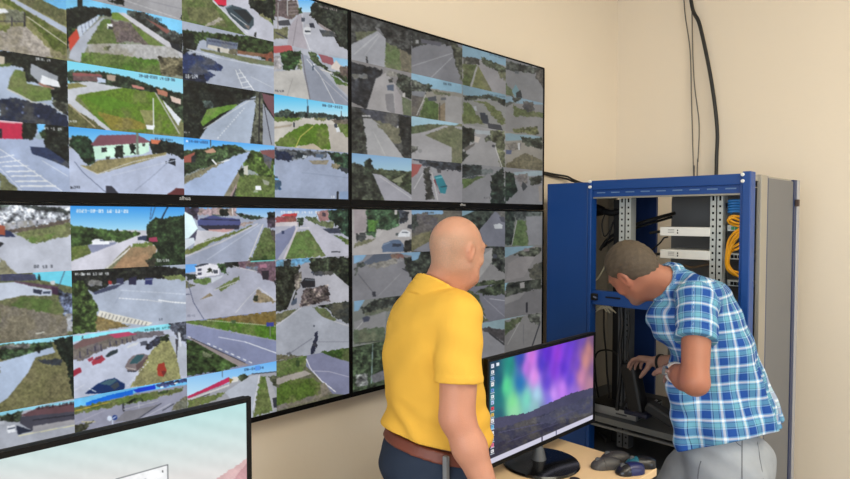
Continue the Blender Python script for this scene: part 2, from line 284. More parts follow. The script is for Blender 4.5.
C(178,135,6.84); T('TL',2,3,(140,150,150)); G("20,10 680,60 680,125 500,108 350,78 20,135",(52,152,240),(150,205,240)); L("60,42 62,42",14,'wh'); W(75,36,13,15,'10-08-2023',(40,70,110),.06); L("222,30 222,100",4,'dk'); P("30,112 350,66 440,90 475,122 380,145 240,205 120,245 30,280",(58,80,48,.6)); P("35,150 118,116 88,188 35,188",(158,88,76)); P("90,150 120,125 120,190 90,190",'dk'); P("180,108 240,88 262,118 200,125",(180,140,118)); P("370,150 505,108 480,155 420,250 315,425 30,430 30,345",(166,184,216)); P("30,290 240,205 335,172 200,255 30,335",(142,138,112,.3)); L("300,185 350,170",8,'wh'); L("235,170 262,200",10,'wh'); P("560,105 680,98 680,175 590,160",(128,82,82)); P("505,105 540,110 660,170 680,300 560,280 445,210 460,175",(78,104,42,.5)); P("580,128 645,160 630,235 590,190",(92,98,118,.2)); P("655,200 680,220 680,290 655,270",(150,180,200)); P("430,265 680,290 680,440 395,430 380,330",(92,128,52,.35)); P("575,300 625,320 620,345 590,340",(140,145,130)); P("310,425 440,200 430,262 375,430",(152,150,130,.2)); P("448,215 480,205 478,275 452,270",(190,190,180)); P("410,240 450,225 450,280 415,275",(50,66,40,.4)); P("528,348 568,348 572,378 532,376",'wh'); W(515,378,9,14,'1213','wh'); P("345,430 400,335 402,362 380,430",(160,140,140)); P("365,430 395,360 400,370 385,430",'dk')
C(268,0,7.72); T('TL',3,0,(176,178,188)); G("230,0 370,0 330,95 250,95",(100,178,238),(180,215,235)); P("30,0 220,0 238,110 180,150 60,130 30,130",(112,98,100,.3)); [L("160,%d 225,%d"%(k,k-4),6,(140,130,128)) for k in (25,55,85,110)]; L("148,0 152,120",9,(170,170,170)); L("78,20 75,250",9,(150,145,145)); P("30,0 60,0 50,150 30,150",'tr'); P("225,60 260,60 265,105 235,105",'tr'); P("335,30 400,0 640,80 640,410 540,345 500,272 380,180 325,110",(46,52,46,.5)); P("380,170 520,255 500,275 400,200",(150,140,140)); P("395,228 500,240 535,285 420,282",(78,84,92,.2)); P("165,205 230,120 262,110 272,250 315,400 150,360",(168,162,170)); L("262,110 275,260 330,400",5,(205,205,210)); L("225,150 190,360",4,(140,135,140)); P("30,228 162,205 150,300 30,300",(124,128,94,.3)); P("75,162 160,150 176,196 85,198",(66,68,76)); L("85,155 155,148",7,(205,205,210)); L("60,250 145,295",9,(60,60,70)); P("276,215 300,205 328,212 332,262 300,268 274,258",(216,218,222)); P("282,235 328,238 326,250 284,248",(50,56,66)); P("290,185 315,185 318,205 288,205",(190,190,195)); P("318,178 352,178 362,216 325,212",(50,54,66)); P("258,138 286,138 286,168 258,166",(70,76,88)); W(395,42,14,14,'09-08-2023',(150,140,140),.22)
C(268,45,7.72); T('TL',3,1,(168,172,182)); P("340,70 640,115 640,200 540,140 400,110",(142,188,218)); P("30,10 180,0 195,50 60,62 30,62",(172,82,84)); P("30,90 95,85 105,182 30,195",(190,186,190,.3)); P("95,55 255,45 262,110 200,195 120,192",(46,76,40,.55)); P("240,110 265,110 262,190 230,190",(130,140,100,.4)); P("310,45 375,65 400,130 500,212 540,200 640,262 640,310 500,222 330,122",(62,78,50,.5)); P("388,66 500,98 512,162 420,132",(146,88,96)); P("488,162 528,118 562,160 552,198 490,182",(206,196,188)); P("560,168 640,165 640,270 560,232",(92,76,82,.3)); P("465,215 640,318 540,305",(88,118,60,.3)); L("395,185 490,215",9,(205,200,195)); P("250,70 300,78 640,440 640,490 320,440",(140,146,160)); P("525,305 640,320 640,410",(168,164,162)); P("30,205 268,190 325,420 30,400",(182,180,176,.08)); L("265,70 285,220 325,420",10,(118,118,126)); L("300,110 400,230 515,450",3,(196,198,204)); L("410,250 640,460",3,(170,172,180)); L("150,390 190,260",3,(160,158,155)); L("350,150 346,192",12,(72,84,100)); D(355,150,7,'wh'); W(55,345,12,16,'03/110',(60,62,70),.04)
C(268,90,7.72); T('TL',3,2,(192,188,180)); G("40,20 640,90 640,215 40,200",(64,182,235),(190,225,235)); P("40,182 160,146 200,176 300,168 480,186 640,215 640,240 360,218 40,215",(56,72,68,.5)); L("308,128 308,182",15,(58,68,76)); L("303,20 305,125",3,(90,140,170)); L("565,165 568,220",5,(90,90,95)); P("40,202 262,222 230,240 40,242",(98,128,52,.3)); P("360,215 445,215 440,238 380,235",(130,140,90,.3)); P("60,405 200,300 300,262 462,264 492,460 400,455 350,415 240,435 60,445",(96,132,40,.25)); L("210,450 250,360 345,282",8,(176,172,92)); P("460,264 520,270 640,385 640,490 488,470",(178,172,164)); P("520,258 640,258 640,385 540,312",(112,134,68,.3)); P("480,235 640,225 640,262 520,262",(120,110,105,.3)); P("522,288 545,285 560,322 530,328",(205,210,215)); P("510,262 530,258 535,290 515,290",(60,66,76)); P("235,440 350,412 430,470 240,470",(184,172,152)); P("40,285 190,262 180,280 40,300",(165,155,140)); L("200,254 201,282",11,(46,50,62)); W(418,108,16,18,'09-08-2023',(50,70,90),.12)
C(268,140,7.37); T('TL',3,3,(152,163,186)); P("40,60 180,72 440,85 440,115 420,140 300,115 270,140 180,152 40,142",(112,120,128,.4)); P("55,75 130,85 185,110 182,155 60,145",(36,46,72,.3)); P("215,80 262,95 265,140 200,135",(40,52,60,.3)); P("350,105 412,108 405,130 352,130",(84,100,122)); P("260,110 290,115 280,135 250,135",(180,190,200)); P("300,152 450,148 430,182 330,178",(160,152,132,.15)); P("440,88 620,105 620,258 520,212 470,150",(44,72,54,.5)); P("462,170 530,180 520,217 470,206",(146,138,112,.25)); P("520,195 610,215 610,250 540,230",(50,54,60)); P("40,265 70,265 95,320 92,362 40,375",(44,84,130,.25)); L("42,285 75,290",12,(120,170,215)); P("528,380 592,380 592,440 528,436",(136,158,190)); L("514,385 512,440",16,(30,36,42)); W(465,410,14,16,'10','wh'); L("250,240 600,280",2,(138,150,172))
# ---- upper right display (dimmer towards its far end, slanted-view falloff painted into the colours)
C(345,0,5.99); T('TR',0,0,(66,68,66,.45)); P("60,190 200,185 190,215 70,245",(92,104,70,.3)); P("30,270 195,185 245,230 242,410 30,365",(152,154,162)); P("245,248 410,335 400,440 240,410",(102,128,68,.25)); P("325,290 410,335 390,440 335,425",(130,122,96,.25)); L("55,325 195,205",3,(182,184,190)); L("120,330 205,215",2,(172,174,180)); P("180,165 205,170 235,215 190,185",(110,112,116)); P("125,340 135,340 138,385 128,385",'dk')
T('TR',1,0,(116,117,124,.07)); P("390,140 700,250 640,275 500,262 400,292",(62,66,62,.45)); P("455,232 580,255 572,277 455,255",(84,84,96)); L("405,395 640,320",3,(150,150,156)); L("500,480 640,345",3,(152,152,158)); P("425,240 440,240 440,260 425,260",(150,150,150))
C(450,30,5.32); P("5,60 70,100 70,290 35,210",(86,90,66,.4))
C(345,60,5.99); T('TR',0,1,(130,126,126)); P("30,10 225,60 215,105 195,185 130,290 30,250",(44,48,58,.4)); P("45,80 135,84 130,112 48,112",(122,128,132,.3)); P("185,112 245,75 305,150 325,345 125,305",(160,156,156)); P("250,150 292,148 292,185 255,182",(78,92,116)); P("258,115 285,112 290,140 262,140",(60,66,70,.3)); P("235,58 325,78 335,102 250,96",(176,176,176,.35)); P("240,205 290,200 300,330 250,300",(120,118,122)); P("318,75 395,108 410,250 350,205 308,150",(60,68,56,.55)); P("340,218 410,250 410,345 350,340",(112,126,88,.2)); P("295,150 340,220 350,340 303,335",(152,146,148)); P("345,200 360,195 362,225 345,220",(190,185,180))
T('TR',1,1,(136,132,120)); P("380,70 700,140 700,200 500,168 390,150",(120,172,200)); P("380,110 490,148 482,205 395,205",(80,86,74,.5)); P("488,138 518,150 518,195 488,190",(48,62,48,.5)); P("400,185 485,190 470,225 400,215",(118,122,130)); P("400,210 470,222 440,345 400,335",(102,96,92,.2)); L("482,212 430,330",5,(188,188,182)); P("480,228 562,262 562,365 440,350",(86,116,50,.3)); P("560,282 605,250 605,380 560,365",(152,130,96,.2)); L("568,258 568,370",6,(68,58,50)); P("600,205 700,225 700,400 600,378",(150,148,146)); P("495,225 545,215 548,245 500,245",(66,72,80)); P("575,222 605,225 605,240 575,240",(84,88,96)); P("520,180 629,200 629,215 540,205",(105,110,80,.3)); W(590,135,10,12,'08-09',(60,90,105),.15)
C(450,30,5.32); T('TR',2,0,(136,133,134)); P("60,70 310,150 310,195 150,152 60,142",(112,154,176)); P("68,143 152,148 165,182 68,185",(80,80,70,.4)); P("160,142 300,200 300,240 180,182",(74,86,58,.45)); P("66,180 142,188 110,310 66,300",(86,102,50,.3)); P("138,195 152,200 118,310 105,305",(150,148,145)); P("150,188 235,345 115,310",(122,126,70,.2)); P("255,220 300,230 300,270 260,250",(100,105,70,.3)); W(210,125,8,9,'09-08-2023',(70,95,110),.28)
T('TR',3,0,(117,117,118)); P("295,165 500,205 495,232 370,222 295,212",(74,80,70,.45)); P("295,285 342,330 332,360 295,350",(92,108,64,.3)); P("328,325 350,288 372,330 385,362 350,362",(92,132,142)); P("350,335 376,320 384,362 352,358",(40,46,48)); P("462,205 500,205 500,310 458,262",(86,80,70,.4)); P("345,215 365,218 365,232 345,230",(80,86,90))
T('TR',2,1,(126,126,122)); P("60,290 300,345 410,372 300,385 70,345",(106,148,168)); P("70,352 200,343 300,375 295,405 200,365 80,372",(70,78,62,.5)); P("115,372 200,385 280,450 300,500 262,500 180,400",(104,116,58,.25)); P("70,380 112,390 165,500 70,500",(100,118,58,.25)); P("158,440 186,440 208,500 168,495",(48,54,66)); P("125,405 140,405 145,432 130,428",(160,165,170)); W(215,340,8,9,'08-09-2023',(70,95,110),.16)
C(450,115,5.32); P("160,0 200,0 207,42 170,30",(44,50,60)); P("200,42 272,55 282,86 205,74",(56,58,64)); P("60,0 150,0 180,50 70,40",(104,116,60,.3))
C(450,30,5.32); T('TR',3,1,(122,120,118)); P("295,350 500,380 500,398 295,388",(110,142,160)); P("385,380 445,385 455,432 395,432",(74,74,80,.3)); P("335,398 400,430 500,440 500,470 335,455",(94,106,58,.3)); P("296,385 360,382 320,400 296,410",(80,85,80,.3)); P("330,355 380,360 365,385 335,380",(66,72,60,.4))
C(450,115,5.32); P("330,78 470,60 470,102 340,95",(102,106,52,.4))
C(345,60,5.99); T('TR',0,2,(72,74,70,.4)); P("85,290 410,330 410,500 340,500 330,420 290,392 150,352",(72,76,90,.3)); P("150,350 290,392 335,425 330,500 260,500",(126,126,96,.3)); P("108,348 160,352 225,400 250,500 108,500",(160,160,162)); L("105,335 150,335",8,(190,190,190)); P("310,395 325,395 325,420 312,420",(190,190,185))
C(345,125,5.99); P("108,0 190,0 250,58 355,200 135,195",(160,160,162)); P("30,-40 110,-40 132,165 30,185",(54,58,50,.5)); P("188,-5 330,20 325,105 250,58",(126,126,96,.25)); P("315,-60 410,-40 410,210 350,165 328,60",(48,50,48,.4)); L("170,40 240,180",2,(178,178,178))
C(345,60,5.99); T('TR',1,2,(120,126,86,.2)); P("395,335 700,375 660,392 500,382 395,400",(140,188,208)); P("395,395 520,380 640,400 640,430 460,440 395,450",(82,102,62,.3)); C(345,125,5.99); P("395,55 480,40 590,4 700,10 700,30 480,62 640,135 640,240 395,225",(152,150,152,.06)); P("485,60 640,0 700,30 660,140",(112,120,78,.25)); P("395,120 440,125 430,160 395,170",(90,92,84,.4)); D(450,155,12,(128,128,130))
C(450,115,5.32); T('TR',2,2,(140,138,138)); P("60,62 130,76 132,132 70,190 102,212 68,250 60,250",(48,56,46,.5)); P("130,80 270,88 280,110 140,100",(150,160,165)); P("178,120 262,85 282,130 190,140",(74,80,62,.5)); P("130,112 162,118 150,148 130,142",(176,164,152)); P("215,80 290,85 292,290 270,280 240,150 225,140",(102,108,68,.4)); L("235,155 278,280",5,(175,172,168)); P("222,158 238,158 240,172 224,172",(60,62,70)); P("75,175 135,148 130,162 80,195",(90,85,80))
T('TR',3,2,(132,126,114)); P("282,95 490,112 490,130 282,138",(110,142,154)); P("378,118 490,122 490,178 400,162",(64,76,58,.45)); P("292,150 382,148 372,182 318,188",(112,106,108,.3)); P("298,185 327,188 327,208 298,208",(68,78,110)); P("300,258 400,198 490,242 490,320 295,295",(106,98,68,.3)); P("360,150 372,148 372,185 362,185",(170,170,170))
C(345,125,5.99); T('TR',0,3,(66,76,52,.5)); G("30,160 420,200 420,282 160,265 30,260",(105,165,225),(150,200,222)); P("30,235 60,225 120,250 190,330 225,430 210,470 30,470",(58,66,50,.6)); P("115,215 155,205 170,260 170,320 120,300",(44,58,40,.5)); P("160,262 420,278 420,410 340,362 200,292",(78,94,56,.45)); P("280,330 350,300 345,345 300,345",(130,138,100)); P("165,290 215,298 420,432 420,470 245,470",(152,152,164)); L("210,310 400,440",2,(180,180,186)); P("340,312 410,330 410,405 345,375",(58,74,42,.5))
T('TR',1,3,(142,140,146)); P("395,200 700,225 700,275 560,265 470,242",(58,66,80,.4)); P("395,232 462,238 432,292 395,318",(162,70,66)); L("415,380 480,265",6,(185,185,185)); P("468,255 505,255 535,440 488,450",(64,64,58,.4)); L("520,285 555,450",5,(186,182,178)); P("515,250 550,262 545,290 520,285",(150,152,156)); P("533,308 575,298 612,368 602,412 572,408",(20,122,140)); L("545,318 580,312",7,(80,180,190)); L("575,372 608,366",8,(12,70,86)); P("530,330 540,320 565,408 572,412",(120,50,60)); P("550,262 575,265 575,288 555,288",(66,68,74))
C(450,115,5.32); T('TR',2,3,(126,126,130)); P("60,262 168,266 168,312 66,335",(58,74,74,.4)); P("165,285 230,285 228,310 168,315",(110,120,120,.3)); P("85,335 152,320 112,362",(54,62,74)); P("60,345 150,328 195,318 68,392",(84,112,50,.3)); P("218,325 285,275 295,480 215,480",(38,54,44,.5)); W(180,435,9,9,'11/1',(80,80,84))
T('TR',3,3,(122,122,126)); P("335,305 490,295 490,322 350,325",(130,152,160)); P("283,290 340,318 362,402 290,475 283,470",(36,60,44,.5)); P("338,322 412,310 412,362 380,382",(122,116,116,.3)); P("388,350 412,382 390,405 380,380",(52,56,60)); P("418,330 490,320 490,362 430,372",(70,76,62,.4)); P("470,380 490,370 490,460 475,460",(140,130,120))
# ---- lower left display
C(0,195,5.99); T('BL',0,0,(186,191,204)); P("0,40 430,80 425,165 200,192 0,205",(190,198,212,.75)); P("90,52 330,76 430,100 430,118 200,88",(74,84,84,.4)); P("0,55 60,55 40,75 0,75",(120,140,130,.4)); [P("%d,%d %d,%d %d,%d %d,%d"%(x,y,x+w,y-5,x+w,y+h-8,x,y+h),(206,208,220,.15)) for x,y,w,h in ((28,170,65,40),(105,158,58,36),(172,152,45,34),(228,148,34,28),(272,145,26,24),(305,142,24,22))]; P("30,205 200,190 415,142 415,165 200,218 60,222",(108,96,88,.3)); P("85,228 425,165 430,240 200,292 150,262",(132,142,94,.3)); P("150,262 330,225 300,270 200,290",(112,140,72,.25)); P("0,205 60,215 95,252 0,250",(44,54,86)); P("0,180 30,185 30,240 0,240",(150,80,60)); P("0,280 26,290 0,312",'dk'); P("0,375 100,470 60,480 0,480",(154,152,124,.25)); W(205,420,16,17,'02 13 3',(60,64,72))
C(0,265,5.99); T('BL',0,1,(112,118,82,.3)); P("190,30 440,25 440,135 350,112 210,84",(112,212,236)); P("0,50 210,55 222,92 0,98",(74,78,108,.2)); P("230,48 245,75 245,95 225,90",(30,44,36)); P("85,95 350,128 342,152 200,128 88,122",(104,80,98,.2)); P("300,95 330,95 330,120 305,118",(200,205,205)); P("0,108 85,102 200,130 312,150 312,186 140,182 0,212",(194,203,220)); P("198,144 252,150 246,178 200,166",(48,54,72)); P("255,158 305,155 300,172 258,172",(70,80,100)); P("308,132 352,140 346,182 310,172",(62,40,62)); P("348,150 440,180 445,370 390,335 378,262 355,200",(92,104,138,.8)); P("395,290 430,290 432,400 400,400",(190,195,205,.3)); P("140,188 350,215 385,285 250,310 60,240",(94,118,62,.25)); P("0,240 150,260 400,310 405,430 0,470",(136,130,118,.3)); L("388,35 352,130",5,(74,86,112)); L("215,412 265,402",7,(200,200,190))
C(0,335,3.99); T('BL',0,2,(126,124,86,.3)); P("0,15 320,-10 320,20 0,42",(150,216,236)); P("0,38 205,28 212,50 60,95 0,102",(60,84,54,.5)); P("0,42 120,34 120,50 0,56",(130,130,125,.4)); P("0,108 210,48 222,70 142,90 112,150 30,252 0,272",(172,188,212)); P("150,100 250,94 242,124 190,120",(58,64,72,.3)); P("210,18 320,0 320,262 292,255 280,200 268,130 235,70",(28,38,30,.5)); D(155,68,5,'dk')
T('BL',0,3,(166,171,182)); P("0,305 85,292 310,258 310,276 100,300 0,328",(140,206,228)); P("0,322 88,302 82,346 0,345",(80,96,74,.5)); P("80,322 150,290 310,270 310,306 130,326",(96,70,76)); W(150,286,14,12,'80451 100800',(50,36,42),-.14); P("82,326 310,304 310,342 130,382 80,352",(68,68,80)); P("130,364 310,334 310,352 130,388",(154,153,158)); L("132,340 300,318",5,(40,42,52)); P("28,365 60,358 62,385 30,392",(222,226,232)); L("32,375 58,370",5,(60,70,90)); P("64,360 132,382 72,398",(38,44,60)); L("75,402 310,358",4,(206,204,172)); P("0,345 20,340 20,355 0,358",(190,195,205))
C(65,200,6.656); T('BL',1,0,(192,194,204)); G("20,20 820,20 820,150 640,160 540,200 20,205",(38,140,228),(165,218,242)); P("30,165 160,186 500,212 490,240 340,292 330,270 180,290 150,300 30,315",(66,96,44,.45)); P("30,310 180,300 192,352 30,418",(102,128,54,.3)); P("150,300 345,278 335,302 178,356",(134,140,166)); P("178,270 200,260 245,262 262,272 298,276 292,297 180,297",(238,242,248)); L("232,268 262,272",6,(70,80,100)); P("30,412 500,230 512,240 430,322 255,460 30,490",(202,202,214)); P("432,300 255,470 325,470 445,322",(138,140,108,.2)); L("430,325 280,450",11,(214,212,208)); P("440,315 610,303 595,470 305,470",(188,152,116,.15)); P("455,288 600,278 605,305 440,318",(110,142,58,.25)); P("540,175 590,118 680,122 700,110 820,90 820,500 560,470 600,385 545,405 615,340 590,292 538,272",(40,60,34,.6)); P("540,400 610,380 600,470 560,470",(52,52,40,.4)); P("485,245 545,236 542,268 485,268",(48,58,84)); P("558,250 612,248 618,278 560,278",(150,56,84)); L("692,30 640,130",9,(28,38,56)); L("602,40 575,125",4,(60,90,130)); L("576,40 566,130",3,(70,105,150)); W(75,62,18.5,21,'2023-08-09 10:03:20','wh',.004); W(612,393,14,18,'02/13A','wh')
C(65,260,5.984); T('BL',1,1,(166,176,194)); P("30,50 520,30 760,60 760,105 640,112 520,112 400,122 260,152 180,195 130,175 30,140",(34,36,34,.5)); P("590,95 700,90 740,120 600,118",(132,152,92,.3)); P("382,108 430,98 426,148 382,148",(40,40,66)); P("478,110 526,104 522,148 478,148",(48,54,100)); L("484,118 520,116",9,(110,120,150)); P("140,125 165,118 222,120 222,150 170,158 140,150",(130,136,156,.3)); P("258,124 282,124 282,146 258,146",(156,50,48)); P("310,110 350,108 350,140 310,140",(52,56,84)); P("165,195 260,158 360,138 300,172 180,208",(66,72,96)); P("30,140 110,122 152,200 195,270 190,430 30,450",(64,86,40,.6)); P("188,330 392,395 188,430",(152,132,84,.3)); P("205,302 525,375 500,392 340,377 195,335",(216,214,204,.08)); [L("%d,%d %d,%d"%(225+k*22,318+k*4.6,215+k*22,342+k*4.2),5,(120,120,122)) for k in range(13)]; L("320,228 500,240",5,(214,218,224)); L("500,240 580,252",3,(200,204,210)); L("560,240 640,252 725,258",8,'wh'); W(60,78,12,15,'09-08-09 10:12:19','wh',-.02); W(560,348,13,14,'12',(90,96,110)); L("330,180 720,205",2,(188,196,210)); L("300,260 340,190",3,(152,162,182))
C(65,320,6.656); T('BL',1,2,(187,194,213)); P("30,110 720,20 720,60 520,78 240,112 30,150",(138,222,238)); W(530,62,13,15,'09-08-09 14:08',(46,92,100),-.13); P("50,165 120,130 300,98 480,82 660,72 660,98 480,132 420,152 260,192 110,275 50,260",(124,118,126,.25)); P("60,170 110,132 290,95 322,115 210,150 70,195",(112,88,88)); P("288,96 420,78 482,95 340,122",(170,66,96)); [L("%d,%d %d,%d"%(x,y,x+2,y+h),9,(66,64,80)) for x,y,h in ((100,215,35),(150,195,32),(200,175,32),(240,165,40),(300,150,25),(340,140,22),(380,130,22),(412,122,26),(450,115,20))]; L("115,120 118,110",8,'dk'); P("148,262 185,245 190,265 160,280",(150,60,76)); P("175,280 205,250 245,234 268,262 240,285 185,302",(158,54,70)); L("205,262 235,248",7,(70,60,80)); P("268,238 300,210 350,192 352,216 280,250",(44,54,60)); P("408,180 450,154 495,146 480,164 418,186",(206,210,216)); P("498,148 545,136 552,166 505,172",(78,82,96)); P("536,170 600,120 650,102 648,142 575,198 540,195",(54,58,78,.4)); P("398,312 425,262 455,236 520,222 558,238 552,275 482,342 420,338",(122,112,114)); P("440,272 475,234 532,228 512,262 478,290 428,292",(50,84,92)); P("470,300 552,240 552,275 480,340",(92,76,76)); L("410,318 465,328",5,(190,180,175)); P("410,335 480,340 470,348 420,346",(40,44,56)); P("565,225 640,138 700,138 742,220 770,390 660,425 430,450",(168,168,114,.25)); P("630,110 690,95 700,140 640,140",(70,86,60,.5)); P("685,110 722,108 830,205 830,370 770,372 740,230",(178,184,196)); P("685,20 830,0 830,165 745,125",(84,90,108,.6)); L("760,90 770,170",16,(200,205,215)); P("735,125 755,130 745,260",(60,60,66)); P("620,295 660,283 676,335 655,378 618,372 612,330",(158,56,44)); P("640,340 676,340 655,380",(110,40,40)); P("130,490 210,428 270,400 330,384 366,408 400,425 395,460 340,490",(20,46,96)); P("230,425 290,398 330,392 345,405 300,435",(66,98,112)); L("160,455 205,478",5,'wh'); P("300,440 350,410 362,440 330,465",(60,70,80)); P("30,345 100,314 112,345 60,375 30,385",(146,44,62)); L("415,440 560,270",5,(212,214,220),3.4); L("60,470 130,430",4,(205,210,222))
C(65,370,6.656); T('BL',1,3,(142,144,162)); P("30,200 420,118 850,45 850,90 480,152 140,232 30,262",(108,190,238)); P("140,214 290,168 452,130 452,162 300,197 140,238",(14,106,220)); P("452,130 600,98 605,126 480,152",(18,56,196)); P("600,98 850,48 850,76 620,118",(58,74,134,.4)); L("640,115 650,112",10,'wh'); L("730,90 745,86",9,'wh'); P("30,258 300,200 480,163 780,116 775,142 560,202 380,232 30,300",(98,118,60,.35)); L("60,275 300,212",6,(176,152,58)); P("440,195 510,180 520,205 400,222",(62,82,42,.4)); P("610,150 690,128 690,150 620,165",(64,86,44,.4)); L("388,228 390,272",12,(48,50,62)); L("390,262 490,238 620,205",6,(170,172,182)); L("490,222 492,250",8,(175,178,190)); P("400,275 560,245 640,225 480,335 330,345",(124,124,132)); L("470,335 640,222",4,(60,64,80)); L("490,335 700,225",7,(168,170,184)); L("650,270 725,225",6,(62,66,78)); L("60,360 260,270",3,(160,160,176)); P("30,375 192,342 90,440 30,440",(86,90,62,.4)); L("75,400 185,345",5,(60,60,60)); L("110,345 200,345",5,(190,184,140)); D(297,322,17,(206,218,236)); D(331,316,17,(30,58,128)); L("320,322 340,310",5,(210,218,236)); L("316,335 320,380",8,(192,202,222)); P("740,210 850,150 850,250 700,275",(120,124,110,.3))
C(180,200,7.37); T('BL',2,0,(154,162,182)); G("30,45 750,45 750,135 600,128 450,95 30,95",(100,165,228),(170,205,232)); P("125,62 412,55 412,112 300,112 140,112",(196,172,178,.35)); P("30,50 135,58 132,150 60,105 30,105",(66,58,80,.4)); L("385,60 390,110",9,(210,205,205)); P("298,68 352,66 355,115 298,112",'td'); P("408,92 540,112 620,128 540,148 440,122",(58,80,62,.5)); P("130,150 240,110 300,125 440,140 452,180 400,208 220,202 135,192",(72,78,126)); L("150,140 440,150",9,(38,42,72)); L("240,108 300,118",8,(70,90,85)); P("138,186 445,184 432,216 200,228",(42,42,58)); P("208,215 405,215 335,242 220,237",(194,152,150)); P("440,165 560,155 480,190 440,200",(205,185,190,.25)); P("128,222 210,226 330,240 405,222 160,322 100,345",(198,198,206)); P("30,85 90,115 132,210 92,275 30,285",(218,240,244)); P("60,285 130,215 110,305 100,320",(70,70,90)); P("30,290 100,275 112,312 30,370",(204,214,222)); P("30,375 220,288 420,228 565,172 500,212 350,272 120,372 30,412",(112,128,64,.25)); L("30,420 300,312 570,176",11,(190,190,198)); L("110,330 260,280",6,(205,205,210)); L("200,440 590,180",2,(180,188,204)); P("640,130 750,105 750,210 650,202",(82,70,88,.4)); P("650,90 700,90 700,130 645,135",'td'); P("618,205 662,205 750,410 740,470 515,470",(80,112,54,.35)); P("655,215 750,240 750,330 690,300",(66,60,70,.3)); L("612,180 500,455",9,(188,188,190)); P("515,420 640,415 690,455 500,455",(56,78,40,.3))
C(180,255,7.37); T('BL',2,1,(167,170,186)); P("30,60 125,55 118,122 30,135",(100,168,238)); P("112,88 210,62 285,78 290,145 122,168",(226,226,234,.12)); P("110,82 190,52 215,66 120,92",(66,72,84)); [P("%d,%d %d,%d %d,%d %d,%d"%(x,y,x+30,y-6,x+30,y+14,x,y+20),(70,72,92)) for x,y in ((130,102),(132,132))]; P("195,100 235,95 235,130 200,130",(56,66,56,.5)); P("275,72 330,60 352,142 300,135",(60,92,52,.5)); P("245,110 278,110 278,135 245,135",(70,76,86)); P("325,50 430,45 435,92 340,92",(44,50,48,.4)); P("425,40 690,35 750,70 750,215 610,175 590,132 440,92",(124,98,112,.35)); P("480,75 580,90 580,125 490,100",(120,135,165,.25)); P("600,115 655,115 652,182 608,182",(46,42,50)); P("690,185 730,190 730,230 700,222",(40,40,46)); P("585,70 640,65 640,95 590,95",(170,120,140)); L("525,46 690,36",13,(104,190,184)); P("100,182 232,164 225,202 170,222 95,198",(106,132,74,.3)); P("40,128 122,150 112,182 50,186",(52,64,58,.4)); P("40,185 110,225 60,245 40,245",(110,115,90,.3)); P("232,165 320,150 300,170 230,210",(205,212,222)); P("265,248 430,160 434,186 300,268",(116,132,78,.25)); L("250,260 425,195",4,(192,192,194)); P("148,328 220,278 244,300",(164,148,126,.2)); P("568,245 720,352 535,345",(168,152,126,.3)); P("540,305 578,300 578,340 540,340",(66,78,56,.4)); L("580,240 720,345",8,(186,186,192)); L("60,210 100,350 180,480",6,(92,98,122)); L("40,290 75,290",4,(90,96,116)); L("410,425 500,320 580,238",6,(190,192,198)); L("390,80 440,95 560,120",5,(195,195,200)); W(55,440,12,16,'03/11',(120,124,140))
C(180,310,7.37); T('BL',2,2,(130,137,168)); P("30,80 200,72 740,105 740,232 500,184 250,132 30,100",(86,128,44,.3)); P("190,72 740,0 740,120 400,88",(132,112,60,.25)); L("200,76 450,96 740,122",6,(156,166,134)); P("380,75 410,75 410,100 380,100",(70,90,60)); P("638,94 692,88 692,120 638,122",(58,66,146)); L("665,118 665,195",3,(120,124,120)); L("40,98 300,148 740,232",7,(150,152,172)); L("60,195 160,240",6,'wh'); L("200,245 530,390",7,'wh',6.5); L("285,200 480,235",4,(196,200,216)); L("480,235 740,328",6,'wh'); P("30,210 110,230 460,402 300,450 30,490",(60,86,40,.4)); P("170,310 240,320 220,350 170,345",(120,130,100,.3)); P("40,195 120,222 510,405 430,415",(144,134,134,.12)); L("80,205 480,390",5,(60,62,74))
C(180,345,6.39); T('BL',2,3,(152,154,162)); G("30,100 640,80 640,330 30,330",(96,172,240),(190,222,240)); P("460,185 640,165 640,480 30,480 30,345 290,250",(152,154,162)); P("40,332 180,268 310,206 334,225 280,252 55,342",(180,44,86)); L("55,350 310,258",12,(196,196,198)); L("60,358 190,312",5,(70,70,80)); L("270,165 272,205",3,(90,110,130)); P("335,205 380,200 370,235 330,240",(205,205,200)); P("368,200 420,182 442,215 390,228",(74,86,62,.5)); P("310,212 342,220 320,248",(136,114,48)); P("50,358 295,295 262,332 50,420",(116,132,74,.25)); P("285,302 450,198 512,188 485,350 462,470 440,470",(172,178,190)); L("508,192 470,400",4,(205,205,208)); P("512,205 550,205 600,420 465,460",(96,122,58,.3)); P("560,200 640,195 640,300",(84,90,66,.4)); P("545,205 572,208 640,395 592,420",(164,164,170)); L("460,185 625,170",6,(60,66,80)); P("590,340 640,330 640,400 600,400",(50,52,60)); W(410,152,16,14,'09-08-09',(40,70,110),-.12); P("480,135 510,130 512,160 482,165",(90,150,230))
